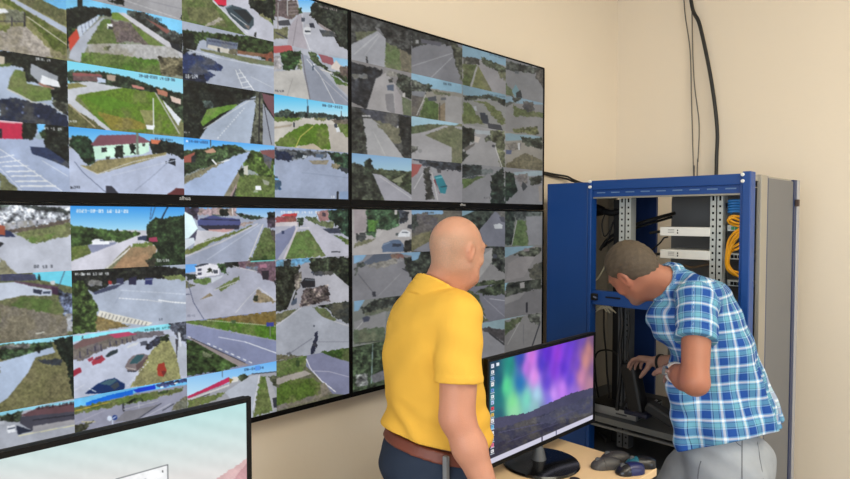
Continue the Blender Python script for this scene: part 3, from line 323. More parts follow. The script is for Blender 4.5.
C(270,200,7.37); T('BL',3,0,(168,170,184)); G("40,50 610,50 610,135 40,135",(118,158,212),(190,205,220)); P("40,130 190,98 202,172 40,185",(170,84,90,.25)); P("75,120 100,105 200,95 200,115",(190,60,64)); P("40,165 205,160 200,190 40,195",(196,190,194)); P("205,130 245,130 240,190 205,200",(66,90,66,.5)); P("250,125 340,125 400,200 300,170",(92,112,72,.4)); P("340,88 430,70 432,150 370,158",(176,132,132,.2)); P("385,92 410,92 410,120 385,120",(70,60,70)); P("425,75 610,60 610,300 520,232 480,172 435,150",(48,76,58,.55)); P("310,150 470,165 470,215 400,205",(120,132,96,.3)); P("378,212 510,206 525,246 400,244",(66,72,90,.2)); P("40,255 182,188 192,232 40,460",(120,126,154)); P("185,230 302,225 412,410 100,445",(106,134,74,.25)); L("200,205 100,445",16,(194,188,194)); P("245,150 300,155 610,362 610,420 412,412 285,220",(178,178,190)); L("215,205 285,205",9,(196,194,200)); P("465,250 610,300 610,362",(86,112,58,.3)); L("455,382 515,382",9,(70,72,80)); P("85,225 105,225 105,250 85,250",(50,60,90)); W(80,82,17,17,'09-08-09 14:52:02','wh')
C(270,250,7.37); T('BL',3,1,(152,152,160)); P("40,75 160,70 300,48 290,92 190,112 60,165",(116,178,222,.3)); P("40,120 222,118 182,250 205,300 140,425 40,480",(44,48,40,.6)); P("95,75 160,70 150,125 100,120",(40,44,44,.5)); P("285,60 610,50 610,305 500,222 480,172 330,175 295,130",(50,58,44,.6)); P("180,175 235,160 220,280 185,300",(150,140,130,.5)); P("325,182 475,175 610,292 610,400 440,402 425,260 340,272",(168,168,176)); P("300,160 470,150 465,185 330,188",(70,76,90,.3)); P("225,240 258,205 330,212 334,272 240,280",(36,36,42)); L("262,218 322,222",10,(90,96,104)); P("150,380 200,350 195,395 160,410",(70,80,96)); P("245,292 430,255 446,372 215,425",(112,98,98,.8)); L("185,300 140,420",12,(150,152,160)); P("440,395 610,375 610,430 450,430",(62,76,50,.4)); P("400,410 600,390 600,470",(60,70,48,.4))
C(270,295,7.37); T('BL',3,2,(154,157,168)); P("40,-10 610,-30 610,220 480,172 430,102 330,76 230,82 40,125",(48,54,44,.5)); P("430,60 610,40 610,215 480,172",(60,64,62,.3)); P("40,145 222,92 130,172 40,215",(106,112,84,.25)); P("315,85 402,98 485,182 470,208 370,162",(106,118,80,.25)); P("228,82 302,78 385,160 610,245 610,400 350,440 40,460 40,235",(156,160,170)); L("40,230 228,95",8,(180,180,186)); P("335,282 352,262 358,330 320,432 298,432",(42,46,66,.3)); D(325,228,7,(80,84,96)); L("110,455 310,320",6,(122,124,136)); L("350,345 600,345",3,(134,136,146)); L("475,195 610,238",6,(186,186,186)); P("365,425 610,380 610,480 420,480",(62,86,42,.35)); P("40,440 160,440 250,450 260,480 40,480",(110,110,90,.3)); P("120,428 150,418 160,440 125,440",(96,98,104))
C(270,345,6.39); T('BL',3,3,(98,102,82,.2)); P("40,60 240,20 240,70 40,100",(150,150,158)); P("40,118 232,62 235,130 200,172 40,205",(96,118,64,.3)); P("165,100 190,95 190,135 168,138",(54,70,42)); P("40,215 222,162 265,185 60,252 40,250",(154,148,142,.12)); P("38,275 130,222 270,208 325,250 305,315 30,400",(88,112,48,.3)); P("300,318 405,300 300,355 30,420 30,395",(128,122,116,.3)); P("325,48 530,0 530,110 430,88",(62,88,42,.35)); P("235,62 330,48 430,88 530,112 530,320 400,312 290,192 230,135",(120,123,148)); L("232,90 258,150 330,230 420,300",6,(206,206,210)); L("270,165 380,170 520,208",4,(162,162,180)); L("345,240 415,296",7,(222,222,224),6); P("320,250 350,240 390,300 330,320",(140,134,130,.2)); P("0,240 40,330 40,420 0,430",(150,150,150))
# ---- lower right display
C(348,200,7.37); T('BR',0,0,(166,161,160)); P("45,60 140,60 132,222 45,255",(156,144,148,.12)); P("135,60 372,60 382,180 300,222 220,212 200,275 140,262",(58,106,60,.6)); P("142,150 222,148 202,232 150,232",(86,156,46,.35)); P("365,65 445,85 432,162 388,172",(60,70,90,.5)); P("340,70 365,70 360,110 345,110",(190,185,180)); P("60,250 132,238 134,302 65,308",(62,68,68,.4)); P("248,350 262,320 318,300 335,292 382,294 412,332 412,382 255,384",(74,98,134)); P("325,322 392,322 392,342 328,346",(40,50,68)); L("260,330 310,312",6,(120,145,175)); P("362,260 400,220 430,218 458,236 456,272 370,274",(208,212,218)); L("400,238 440,240",7,(80,90,104)); P("440,185 472,178 472,212 438,208",(50,54,64)); P("415,305 480,290 480,380 408,378",(58,60,54,.4)); P("45,320 205,280 192,302 45,352",(120,126,84,.25)); P("350,245 375,240 370,265 350,265",(70,80,80)); P("210,215 262,225 225,275 205,265",(180,176,174))
T('BR',1,0,(96,92,88,.2)); P("440,60 700,60 700,105 470,110",(110,160,205)); P("465,108 560,95 660,130 660,215 480,245 465,240",(84,80,98,.3)); P("468,120 500,100 520,180 475,240",(56,66,60,.5)); P("460,272 610,228 610,300 480,372 460,372",(122,118,74,.25)); P("480,372 610,300 660,300 660,400",(120,122,134)); L("470,265 610,215",5,(84,80,76)); W(565,88,14,14,'09-08','dk')
C(430,200,5.325); T('BR',2,0,(72,82,72,.4)); P("165,50 352,50 272,150 165,220",(56,70,58,.5)); P("150,50 250,52 200,75 160,90",(110,150,170)); L("165,50 150,85",3,(50,60,80)); P("262,160 345,62 372,62 410,120 410,250 285,245",(108,111,126)); P("338,132 372,124 388,134 384,152 345,152",(180,186,192)); P("350,55 410,55 410,120 375,90",(84,88,100,.3)); P("368,90 395,90 400,120 380,115",(70,72,84))
T('BR',2,1,(126,124,124)); P("330,250 400,238 400,390 325,345",(62,68,60,.5)); P("270,300 330,260 330,330 260,420",(150,148,146)); P("240,440 400,420 400,480 240,480",(70,85,50,.4)); D(345,300,12,(60,64,74))
T('BR',3,0,(106,110,102)); P("395,55 452,62 442,240 395,240",(50,66,54,.5)); P("450,60 590,55 590,95 460,110",(84,96,90,.4)); P("460,108 512,108 524,240 438,242",(86,114,58,.3)); P("510,88 600,85 600,240 526,240",(120,121,126)); L("436,240 462,110",4,(150,150,148))
T('BR',3,1,(114,111,110)); P("395,240 600,228 540,250 470,275 395,310",(106,144,162)); P("440,290 520,262 590,250 590,285 500,320 470,292",(74,80,62,.45)); P("418,335 480,300 562,300 500,410 405,430",(126,121,120)); P("525,365 600,320 600,425 530,420",(54,58,56,.3)); P("500,258 530,256 530,272 500,274",(120,110,110))
C(460,265,5.04); T('BR',2,2,(104,105,118)); P("0,110 90,150 140,280 90,290 0,240",(74,86,50,.35)); P("75,135 235,70 235,150 120,152",(60,74,48,.5)); L("40,150 130,270",5,(150,150,156)); L("150,170 230,180",3,(150,150,160)); L("120,165 225,260",3,(130,130,142))
T('BR',2,3,(130,130,136)); P("70,275 235,262 235,325 120,318 85,330",(122,154,164)); L("140,285 200,272",5,(70,90,100)); P("85,322 140,312 235,330 235,400 145,342",(76,72,74,.3)); L("150,345 222,400",8,(50,50,54))
T('BR',3,2,(101,99,101)); P("222,60 252,66 242,120 222,132",(108,152,170)); P("238,92 410,55 410,115 330,132 225,165",(64,70,56,.45)); P("225,165 330,135 300,170 225,200",(120,118,118)); L("337,192 337,235",10,(38,38,44)); P("340,100 358,95 358,130 342,132",(50,54,48)); P("300,90 325,85 325,115 305,118",(140,136,134))
T('BR',3,3,(113,111,110)); P("222,240 410,230 330,252 222,280",(124,152,158)); P("222,290 315,258 302,292 222,355",(74,90,52,.35)); P("340,250 405,240 405,300 350,290",(84,88,76,.4)); L("365,405 402,295",6,(46,48,54)); L("300,290 240,400",3,(140,138,136)); L("320,300 320,400",3,(98,96,98))
C(348,250,6.84); T('BR',0,1,(119,119,126)); P("40,30 130,25 100,70 40,95",(108,162,206)); P("300,0 440,0 440,40 380,30",(112,160,200)); P("100,92 180,28 292,22 310,60 120,105",(72,84,104)); P("290,25 375,28 380,60 300,62",(150,96,86,.3)); P("115,98 370,48 385,78 200,132",(156,155,160,.35)); P("60,85 110,80 110,120 60,125",(56,64,60,.5)); P("378,45 440,50 440,190 400,142",(54,62,52,.5)); L("70,165 180,300",5,(88,88,96)); L("210,312 360,160",5,(136,136,142)); P("165,285 190,285 192,320 168,322",(46,48,58)); P("365,125 400,130 405,150",(56,58,64)); P("45,120 70,118 60,165 45,170",(84,92,84,.4))
T('BR',1,1,(56,66,54,.5)); P("420,10 500,0 480,60 440,75",(106,156,196))
C(348,250,6.84); T('BR',0,2,(112,117,112)); P("40,325 130,318 70,415 40,420",(106,156,194)); P("95,395 180,340 345,305 440,310 440,360 200,412 100,432",(54,60,52,.55)); P("110,425 330,380 330,410 120,450",(98,106,84,.3))
C(348,300,5.05); P("30,110 190,58 190,160 30,160",(132,132,134)); P("72,92 95,80 112,88 105,108 80,112",(58,64,86)); P("30,150 190,138 190,210 30,225",(92,112,80,.25)); L("40,150 75,110",3,(170,170,170)); L("40,218 190,205",5,(60,66,58))
T('BR',0,3,(56,78,46,.55)); P("110,385 190,350 190,400 130,420",(104,110,146,.2)); L("125,225 118,420",4,(120,150,150)); P("40,380 100,370 100,430 40,440",(120,124,124,.6))
for dn, s_ in SCR.items():                                      # soften each camera view a little, view by view; the right two get the haze of a slanted view painted in
    if dn[1] == 'R': q = s_['pic'].c; q[:] = (q*.72+q.mean(1, keepdims=True)*.28)*.90+10
    nu, nv = s_['nu'], s_['nv']; im = s_['pic'].c.reshape(nv, nu, 3)
    for r in range(4):
        for c in range(4):
            t = im[r*nv//4:(r+1)*nv//4, c*nu//4:(c+1)*nu//4]
            for ax in (0, 1):
                q = np.concatenate([t.take([0], ax), t, t.take([-1], ax)], ax); n = t.shape[ax]
                t[:] = (q.take(range(n), ax)+2*q.take(range(1, n+1), ax)+q.take(range(2, n+2), ax))/4
# ---- build the four displays
SCREENM = emit_attr_mat('display_picture')
names = dict(TL='large black wall display at the upper left, showing bright street camera views', TR='large black wall display at the upper right, nearest the cream room corner',
             BL='large black wall display at the lower left, partly behind the pale blue monitor', BR='large black wall display at the lower right, partly behind the man in yellow')
def grid_mesh(name, P3, colr, nu, nv):
    idx = np.arange(nu*nv).reshape(nv, nu); q = np.stack([idx[:-1, :-1], idx[1:, :-1], idx[1:, 1:], idx[:-1, 1:]], -1).reshape(-1, 4)
    me = bpy.data.meshes.new(name); me.vertices.add(len(P3)); me.vertices.foreach_set('co', P3.ravel())
    me.loops.add(q.size); me.loops.foreach_set('vertex_index', q.ravel()); me.polygons.add(len(q)); me.polygons.foreach_set('loop_start', np.arange(len(q))*4)
    me.update(calc_edges=True); me.validate()
    a = me.color_attributes.new('picture', 'FLOAT_COLOR', 'POINT'); lin = s2l(np.clip(colr, 0, 255)); a.data.foreach_set('color', np.concatenate([lin, np.ones((len(lin), 1))], 1).ravel())
    return me
def lettering(name, txt, size, m, parent, pos, right, up):
    cu = bpy.data.curves.new(name, 'FONT'); cu.body = txt; cu.size = size; cu.align_x = 'CENTER'; cu.align_y = 'CENTER'; cu.extrude = .0006
    ob = bpy.data.objects.new('tmp', cu); COL.objects.link(ob); dg = bpy.context.evaluated_depsgraph_get()
    me = bpy.data.meshes.new_from_object(ob.evaluated_get(dg)); bpy.data.objects.remove(ob)
    R, Uv = Vector(right), Vector(up); N = R.cross(Uv)
    me.transform(Matrix((( R.x, Uv.x, N.x, pos[0]), (R.y, Uv.y, N.y, pos[1]), (R.z, Uv.z, N.z, pos[2]), (0, 0, 0, 1)))); me.name = name
    return link_mesh(name, me, m, parent)
WALL_Y = 2.06
for dn, (x0, z0) in DISP.items():
    s = SCR[dn]; x1, z1 = x0+4*TW, z0-4*TH
    t = thing('wall_display', (x0+2*TW, WALL_Y-.01, z1), names[dn], 'display', 'video wall of four displays')
    # picture: the seams between camera views show as thin dark lines, the outer rim is the bezel
    b = MB(); g = GAPX/2-.001; gz = GAPZ/2-.001
    b.box((x0-g, YD-.004, z0), (x1+g, YD+.01, z0+.007)); b.box((x0-g, YD-.004, z1), (x1+g, YD+.01, z1-(gz*2-.008 if dn[0] == 'T' else .018)))
    b.box((x0-g, YD-.004, z1), (x0, YD+.01, z0)); b.box((x1, YD-.004, z1), (x1+(g if dn[1] == 'L' else .009), YD+.01, z0))
    b.build('bezel', BEZEL, t)
    MB().box((x0-.004, YD+.004, z1-.004), (x1+.004, YD+.045, z0+.004), .003).build('housing', BLACKP, t)
    MB().box((x0+.35, YD+.045, z1+.15), (x1-.35, WALL_Y, z0-.15)).build('wall_mount', BLACKP, t)
    link_mesh('screen', grid_mesh('screen', s['P'], s['pic'].c, s['nu'], s['nv']), SCREENM, t)
    lettering('logo', 'alhua', .018, mat('logo_grey', (170, 172, 175), .4), t, ((x0+x1)/2, YD-.005, z1-.011), (1, 0, 0), (0, 0, 1))
def V3_(*a): return np.array(a, float)
# ------------------------------------------------------------------ room
XC, X0R, Y0R, ZC = 3.83, -2.6, -2.4, 3.55
struct(MB().box((X0R-.1, Y0R-.1, -.1), (XC+.1, WALL_Y+.1, 0)).build('floor', FLOORM))
struct(MB().box((X0R-.1, Y0R-.1, ZC), (XC+.1, WALL_Y+.1, ZC+.1)).build('ceiling', CEILM))
struct(MB().box((X0R-.1, WALL_Y, 0), (XC+.1, WALL_Y+.1, ZC)).build('wall_left', PLASTER))
struct(MB().box((XC, Y0R-.1, 0), (XC+.1, WALL_Y, ZC)).build('wall_back', PLASTER))
VX0, VX1, VZ0, VZ1 = 1.3, 3.3, .75, 2.0                        # unseen window in the right wall, added as cool fill for the back wall
w = MB(); w.box((X0R-.1, Y0R-.1, 0), (XC, Y0R, VZ0)); w.box((X0R-.1, Y0R-.1, VZ1), (XC, Y0R, ZC)); w.box((X0R-.1, Y0R-.1, VZ0), (VX0, Y0R, VZ1)); w.box((VX1, Y0R-.1, VZ0), (XC, Y0R, VZ1))
struct(w.build('wall_right', PLASTER))
w = MB()
for a, b_ in (((VX0, VZ0), (VX1, VZ0+.06)), ((VX0, VZ1-.06), (VX1, VZ1)), ((VX0, VZ0), (VX0+.06, VZ1)), ((VX1-.06, VZ0), (VX1, VZ1))): w.box((a[0], Y0R-.08, a[1]), (b_[0], Y0R-.02, b_[1]))
struct(w.build('fill_window', WHITEP))
w = MB()                                                        # wall behind the camera, with its window opening
WY0, WY1, WZ0, WZ1 = -1.7, 1.3, .95, 2.6
w.box((X0R-.1, Y0R, 0), (X0R, WALL_Y, WZ0)); w.box((X0R-.1, Y0R, WZ1), (X0R, WALL_Y, ZC)); w.box((X0R-.1, Y0R, WZ0), (X0R, WY0, WZ1)); w.box((X0R-.1, WY1, WZ0), (X0R, WALL_Y, WZ1))
struct(w.build('wall_front', PLASTER))
w = MB(); ym = (WY0+WY1)/2
for a, b_ in (((WY0, WZ0), (WY1, WZ0+.06)), ((WY0, WZ1-.06), (WY1, WZ1)), ((WY0, WZ0), (WY0+.06, WZ1)), ((WY1-.06, WZ0), (WY1, WZ1)), ((ym-.04, WZ0), (ym+.04, WZ1))):
    w.box((X0R-.08, a[0], a[1]), (X0R-.02, b_[0], b_[1]))
struct(w.build('window_1', WHITEP))
bb = MB(); bb.box((X0R, WALL_Y-.012, 0), (XC, WALL_Y, .07)); struct(bb.build('baseboard_left', WHITEP))
bb = MB(); bb.box((XC-.012, Y0R, 0), (XC, WALL_Y-.012, .07)); struct(bb.build('baseboard_back', WHITEP))

# ------------------------------------------------------------------ desks, monitors, mice
DZ = .795
def desk(x0, x1, y0, y1, z, label):
    t = thing('desk', ((x0+x1)/2, (y0+y1)/2, 0), label, 'desk', 'office desks')
    b = MB(); b.box((x0, y0, z-.028), (x1, y1, z), .003); b.build('desktop', WOOD, t)
    for x in (x0+.05, x1-.05):
        for y in (y0+.05, y1-.05): MB().box((x-.022, y-.022, 0), (x+.022, y+.022, z-.028), .003).build('leg', GREYD, t)
    MB().box((x0+.08, y1-.07, z-.34), (x1-.08, y1-.052, z-.028)).build('modesty_panel', WOOD, t)
    return t
pc = onZ(657, 468, DZ)
DX1, DY0 = pc[0], pc[1]
desk1 = desk(1.585, DX1, DY0, 1.62, DZ, 'birch topped desk end with the purple monitor and computer mice on it')
g = onZ(575, 479.5, DZ)
MB().lathe([(.0, -.002), (.016, -.002), (.018, .0005), (.018, .002), (.012, .003), (.0, .001)], (g[0], g[1], DZ), 20).build('cable_grommet', BLACKP, desk1)
desk2 = desk(-.5, 1.0, .95, 1.78, .80, 'desk under the pale blue monitor at the lower left corner of the photo')
BEZM = mat('monitor_bezel', (12, 12, 14), .5, spec=.2)
def monitor(label, y, tr, tl_x, ztop, hgt, dz, painter, base_xy, bez=.011, chin=.014):
    x0, x1 = tl_x, tr; z1 = ztop; z0 = ztop-hgt
    t = thing('computer_monitor', (base_xy[0], base_xy[1], dz), label, 'monitor')
    b = MB(); b.box((x0, y-.003, z0), (x0+bez, y+.012, z1)); b.box((x1-bez, y-.003, z0), (x1, y+.012, z1)); b.box((x0+bez, y-.003, z1-bez), (x1-bez, y+.012, z1)); b.box((x0+bez, y-.003, z0), (x1-bez, y+.012, z0+chin)); b.build('bezel', BEZM, t)
    MB().box((x0+.002, y+.006, z0+.002), (x1-.002, y+.03, z1-.002), .004).box(((x0+x1)/2-.17, y+.028, z0+.06), ((x0+x1)/2+.17, y+.05, z1-.06), .01).build('housing', BLACKP, t)
    nu, nv = 220, 130; U, V = np.meshgrid(np.linspace(0, 1, nu), np.linspace(0, 1, nv)); U = U.ravel(); V = V.ravel()
    P3 = np.stack([x0+bez+U*(x1-x0-2*bez), np.full(len(U), y), z1-bez-V*(hgt-bez-chin)], 1)
    px, py = project(P3); p = Pic(px, py, 9); CUR[0] = p; painter(p, U, V)
    link_mesh('screen', grid_mesh('screen', P3, p.c, nu, nv), SCREENM, t)
    bx, by = base_xy
    MB().lathe([(0, 0), (.135, 0), (.138, .004), (.134, .010), (.05, .016), (0, .016)], (bx, by, dz), 48).build('base', GLOSSB, t)
    zc = (z0+z1)/2-.02
    MB().tube([(bx, by+.01, dz+.012), (bx, by+.012, dz+.05), (bx+.0, y+.05, z0+.05), (bx, y+.055, zc)], [.028, .02, .02, .024], 16).build('stand_neck', CHROME if 0 else GREYD, t)
    MB().box(((x0+x1)/2-.05, y+.045, zc-.05), ((x0+x1)/2+.05, y+.075, zc+.05), .004).build('mount_block', BLACKP, t)
    return t
def aurora(p, U, V):
    C(480, 330, 3.217)
    q = [(45,100,20,60,90),(60,160,12,80,110),(60,220,20,110,120),(60,280,30,90,110),(95,110,25,140,125),(85,180,90,220,150),(105,235,130,225,150),(110,262,150,215,170),(130,90,40,70,170),(130,170,25,110,180),(150,120,190,110,220),(165,90,215,120,225),(150,220,120,215,190),(175,150,235,150,240),(185,210,170,215,235),(180,250,140,190,190),(200,110,70,50,190),(215,80,90,40,200),(215,170,90,60,200),(225,225,120,110,220),(240,130,130,60,215),(250,80,150,60,215),(235,210,215,150,245),(265,190,200,130,240),(270,120,90,50,205),(285,70,110,60,215),(290,160,100,70,210),(300,40,95,60,190),(310,110,110,70,190),(325,150,205,135,165),(340,100,205,140,130),(350,60,190,130,120),(355,170,180,130,150),(362,130,120,90,140),(362,35,110,80,120),(330,30,100,70,170),(200,262,110,120,170),(300,195,150,110,210)]
    X = (p.x-480)*3.217; Y = (p.y-330)*3.217; num = np.zeros((len(X), 3)); den = np.zeros(len(X))
    for a, b_, r, g_, bl in q:
        w_ = 1/(((X-a)/1.0)**2+((Y-b_)/2.0)**2+120)**1.7; num += w_[:, None]*np.array((r, g_, bl)); den += w_
    p.c[:] = num/den[:, None]
    p.c *= (1+.035*np.sin(X*.23+Y*.05)*np.clip(1-Y/300, 0, 1)+.03*p.n[2])[:, None]
    P("0,295 90,275 150,268 190,250 235,228 290,205 340,190 400,180 400,479 0,479", (70,70,96,.12), .4)
    P("0,330 120,300 230,262 300,235 400,225 400,479 0,479", (58,60,88,.16), .6); P("150,300 260,250 400,195 400,260 230,300", (80,82,108,.13), 1)
    P("0,380 160,330 300,285 400,262 400,479 0,479", (50,50,74,.16), .8); L("60,330 200,300 330,250", 3, (78,78,104)); L("90,360 250,300", 3, (68,68,94))
    k = V > .947; p.c[k] = (206, 204, 222); k2 = k & (np.abs(U-.46) < .006); p.c[k2] = (60, 60, 90); k2 = k & (np.abs(U-.60) < .004); p.c[k2] = (60, 60, 110)
    cols = [(220,225,240),(235,235,240),(150,180,230),(230,230,230),(110,150,220),(235,240,245),(180,200,235),(225,70,90),(230,190,90),(235,235,240),(120,190,230),(240,240,245),(170,190,220),(230,120,150),(235,235,240)]
    for i, c in enumerate(cols):
        v0 = .03+i*.0595; k = (U > .014) & (U < .038) & (V > v0) & (V < v0+.034); p.c[k] = c
        k = (U > .021) & (U < .031) & (V > v0+.010) & (V < v0+.024); p.c[k] = np.array(c)*.6
        k = (U > .010) & (U < .042) & (V > v0+.041) & (V < v0+.047); p.c[k] = (190, 200, 215)
    k = (U > .058) & (U < .078) & (V > .03) & (V < .058); p.c[k] = (220, 230, 240)
YM = 1.25
ml, mr = onY(487, 357, YM), onY(595, 334, YM)
zt = (ml[2]+mr[2])/2; zb = (onY(491, 465.6, YM)[2]+onY(596, 423, YM)[2])/2
monitor('black desktop monitor showing a purple and green northern lights picture on the birch desk', YM, mr[0], ml[0], zt, zt-zb, DZ, aurora, tuple(onZ(541, 464, DZ)[:2]))
def pale(p, U, V):
    C(100, 395, 5.3125)
    t = np.clip((p.y-395)/84, 0, 1); s_ = np.clip((p.x-20)/230, 0, 1); f = np.clip(t*1.0+s_*.22-.12, 0, 1)[:, None]
    p.c[:] = np.array((176, 226, 226))*(1-f)+np.array((226, 224, 222))*f
    p.c += (8*np.sin(p.y*.35-p.x*.09)*.35+4*p.n[2])[:, None]
    P("560,479 640,430 700,395 760,350 800,318 860,330 860,700 560,700", (222, 186, 186, .08), .6); P("690,470 790,350 860,340 860,700 700,600", (196, 152, 156, .12), .8)
    P("86,447 360,366 366,900 86,900", (120, 124, 128), 0); P("95,450 357,372 361,900 92,900", (246, 247, 248), 0)
    D(332, 405, 5, (60, 60, 66)); D(302, 411, 3, (170, 170, 176)); L("130,480 240,450", 8, (150, 155, 165), 2)
YL = 1.36
tr = onY(250.5, 396.5, YL); tz = tr[2]
monitor('black desktop monitor showing a pale blue picture and a white dialog box', YL, tr[0], tr[0]-.64, tz, .365, .80, pale, (tr[0]-.32, YL+.05), bez=.012)
def mouse(px, py, rz, label, body, accent, L_=.108, W_=.062, H_=.036):
    p = onZ(px, py, DZ); t = thing('computer_mouse', (p[0], p[1], DZ), label, 'mouse', 'computer mice on the desk', rz)
    def shell(lo, hi, sc=1.0, n=18):
        mb = MB(); mb.sm = True; rows = []
        for i in range(n+1):
            u = lo+(hi-lo)*i/n; q = 2*u-1
            w = W_/2*max(0, 1-abs(q)**2.8)**.5*(1-.10*math.exp(-(q*2.2)**2))*sc; h = H_*max(0, 1-abs(q+.12)**2.4/1.4)**.6*sc
            ring = [mb.bm.verts.new((q*L_/2*sc, math.cos(a)*w, max(0, math.sin(a))**.75*h+.001)) for a in [math.pi*j/16 for j in range(17)]]
            rows.append(ring)
        for i in range(n):
            for j in range(16): mb.bm.faces.new((rows[i][j], rows[i][j+1], rows[i+1][j+1], rows[i+1][j]))
            mb.bm.faces.new((rows[i][16], rows[i][0], rows[i+1][0], rows[i+1][16]))
        bmesh.ops.remove_doubles(mb.bm, verts=mb.bm.verts, dist=1e-5)
        return mb
    shell(.0, .60).build('body', body, t, local=True); 
    b = shell(.61, 1.0); b.build('button', accent, t, local=True)
    MB().lathe([(.003, -.004), (.009, -.004), (.010, 0), (.009, .004), (.003, .004)], (L_*.27, 0, H_*.80), 16, 'y').build('scroll_wheel', GREYD, t, local=True)
    MB().box((-L_*.46, -.002, 0), (L_*.46, .002, .0015)).build('underside', BLACKP, t, local=True)
MG = mat('mouse_dark_grey', (62, 61, 62), .5); MG2 = mat('mouse_charcoal', (46, 45, 47), .5); MBL = mat('mouse_navy', (24, 32, 82), .35); MBK = mat('mouse_black', (18, 20, 26), .3); MTE = mat('mouse_teal', (26, 92, 110), .35)
imgl = math.atan2(-LAT[1], -LAT[0])                               # pointing to image left
mouse(605.5, 467.5, imgl+.15, 'dark grey computer mouse nearest the monitor, in front of its charcoal twin', MG, MG)
mouse(615, 461, imgl+.1, 'charcoal computer mouse behind the dark grey one, against the desk edge', MG2, MG2)
mouse(630, 473, imgl+.25, 'navy blue and black computer mouse nearest the desk corner front', MBL, MBK)
mouse(640.5, 466.5, imgl-.05, 'black and teal computer mouse behind the navy one, nearest the leaning man', MBK, MTE)

# ------------------------------------------------------------------ rack cabinet
XF = 2.8; YLs, YMs, YRs = .6827*XF, .5926*XF, .3146*XF; DEP = .2376*XF; ZT = EYE+.0684*XF
XB = XF+DEP
def yz(px, py, X=XF): p = onX(px, py, X); return p[1], p[2]
cab = thing('rack_cabinet', (XF+DEP/2, (YLs+YRs)/2, 0), 'blue framed open network rack cabinet with grey side panel in front of the cream wall', 'cabinet')
zb1 = yz(592.5, 190)[1]; zb2 = yz(592.5, 197)[1]; ypr = yz(743, 180)[0]; ypl = yz(592, 181)[0]
b = MB(); b.box((XF, YMs+.004, .06), (XF+.03, YLs, ZT-.006), .003); b.build('side_bay_cover', BLUE, cab)
b = MB(); b.box((XF-.006, ypl, .0), (XF+.05, YMs, ZT), .003); b.build('front_post', BLUE, cab)
b = MB(); b.box((XF-.012, YRs, .0), (XF+.05, ypr, ZT+.008), .004); b.box((XF-.002, ypr, .0), (XF+.03, ypr+.010, ZT)); b.build('front_post', BLUE, cab)
b = MB(); b.box((XF, ypr, zb1), (XF+.04, ypl, ZT), .003); b.build('top_beam', BLUE, cab)
b = MB(); b.box((XF+.012, ypr, zb2), (XF+.04, ypl, zb1))
st = b.build('vent_strip', BLUE, cab)
for k in range(9):
    y = ypr+.03+k*(ypl-ypr-.06)/8.5; MB().box((XF+.0095, y, zb1-.018), (XF+.0125, y+.045, zb1-.012)).build('vent_slot', mat('vent_slot_pale', (96, 128, 176), .5), st)
b = MB(); b.box((XF+.014, ypr, zb2-.008), (XF+.04, ypl, zb2)); b.box((XF+.04, YRs+.004, ZT-.03), (XB, YLs-.004, ZT-.004)); b.build('roof', ALU, cab)
zc1, zc2 = yz(592.5, 290.5)[1], yz(592.5, 304.5)[1]
cb = MB().box((XF+.01, ypr, zc2), (XF+.045, ypl, zc1), .003).build('crossbar', BLUE, cab)
p = onX(612, 298, XF); MB().box((XF+.006, p[1]-.04, p[2]-.004), (XF+.012, p[1]+.04, p[2]+.004)).build('slot', HOLE, cb)
p = onX(593.5, 296.5, XF); MB().box((XF-.008, p[1]-.02, p[2]-.018), (XF+.012, p[1]+.012, p[2]+.016), .003).build('lock', HOLE, cab)
MB().tube([(XF-.012, p[1]-.008, p[2]+.002), (XF-.02, p[1]-.03, p[2]-.004)], .005).build('lock_lever', CHROME, cab)
# right side panel: aluminium edge, grey sheet, rear frame strip
def xs(px): return onY(px, 330, YRs)[0]
MB().box((xs(756.5), YRs-.008, .03), (xs(763), YRs+.01, ZT-.002), .002).build('edge_strip', ALU, cab)
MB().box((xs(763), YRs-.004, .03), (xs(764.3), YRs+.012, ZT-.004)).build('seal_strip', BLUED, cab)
MB().box((xs(764.3), YRs-.006, .05), (xs(789), YRs+.012, ZT-.012), .002).build('side_panel', GREYP, cab)
MB().box((xs(789), YRs-.010, .03), (xs(791.5), YRs+.012, ZT-.004)).build('seal_strip', mat('navy_strip', (34, 48, 86), .5), cab)
MB().box((xs(791.5), YRs-.014, .0), (XB, YRs+.02, ZT-.004), .003).build('rear_edge_strip', mat('grey_edge', (168, 168, 172), .4, metal=.2), cab)
p = onY(797.5, 203, YRs-.02); MB().box((p[0]-.012, YRs-.028, p[2]-.017), (p[0]+.01, YRs-.012, p[2]+.017), .002).build('latch', mat('brown_latch', (66, 48, 40), .5), cab)
MB().box((XF+.03, YLs-.012, .05), (XB, YLs, ZT-.01)).build('side_panel', mat('beige_sheet', (150, 144, 132), .6), cab)
MB().box((XB-.02, YLs-.06, 0), (XB, YLs-.012, ZT-.006)).build('rear_post', mat('beige_sheet', (150, 144, 132)), cab)
MB().box((XF, YRs+.01, 0), (XB-.01, YLs-.012, .06)).build('plinth', GREYD, cab)
for (px, py) in ((589.5, 181.5), (589.5, 187), (742.5, 174.5), (742.5, 181)):
    p = onX(px, py, XF-.014); MB().lathe([(.008, .0), (.008, -.010), (.006, -.013), (0, -.013)], (XF-.004, p[1], p[2]), 10, 'x').build('bolt', WHITEP, cab)
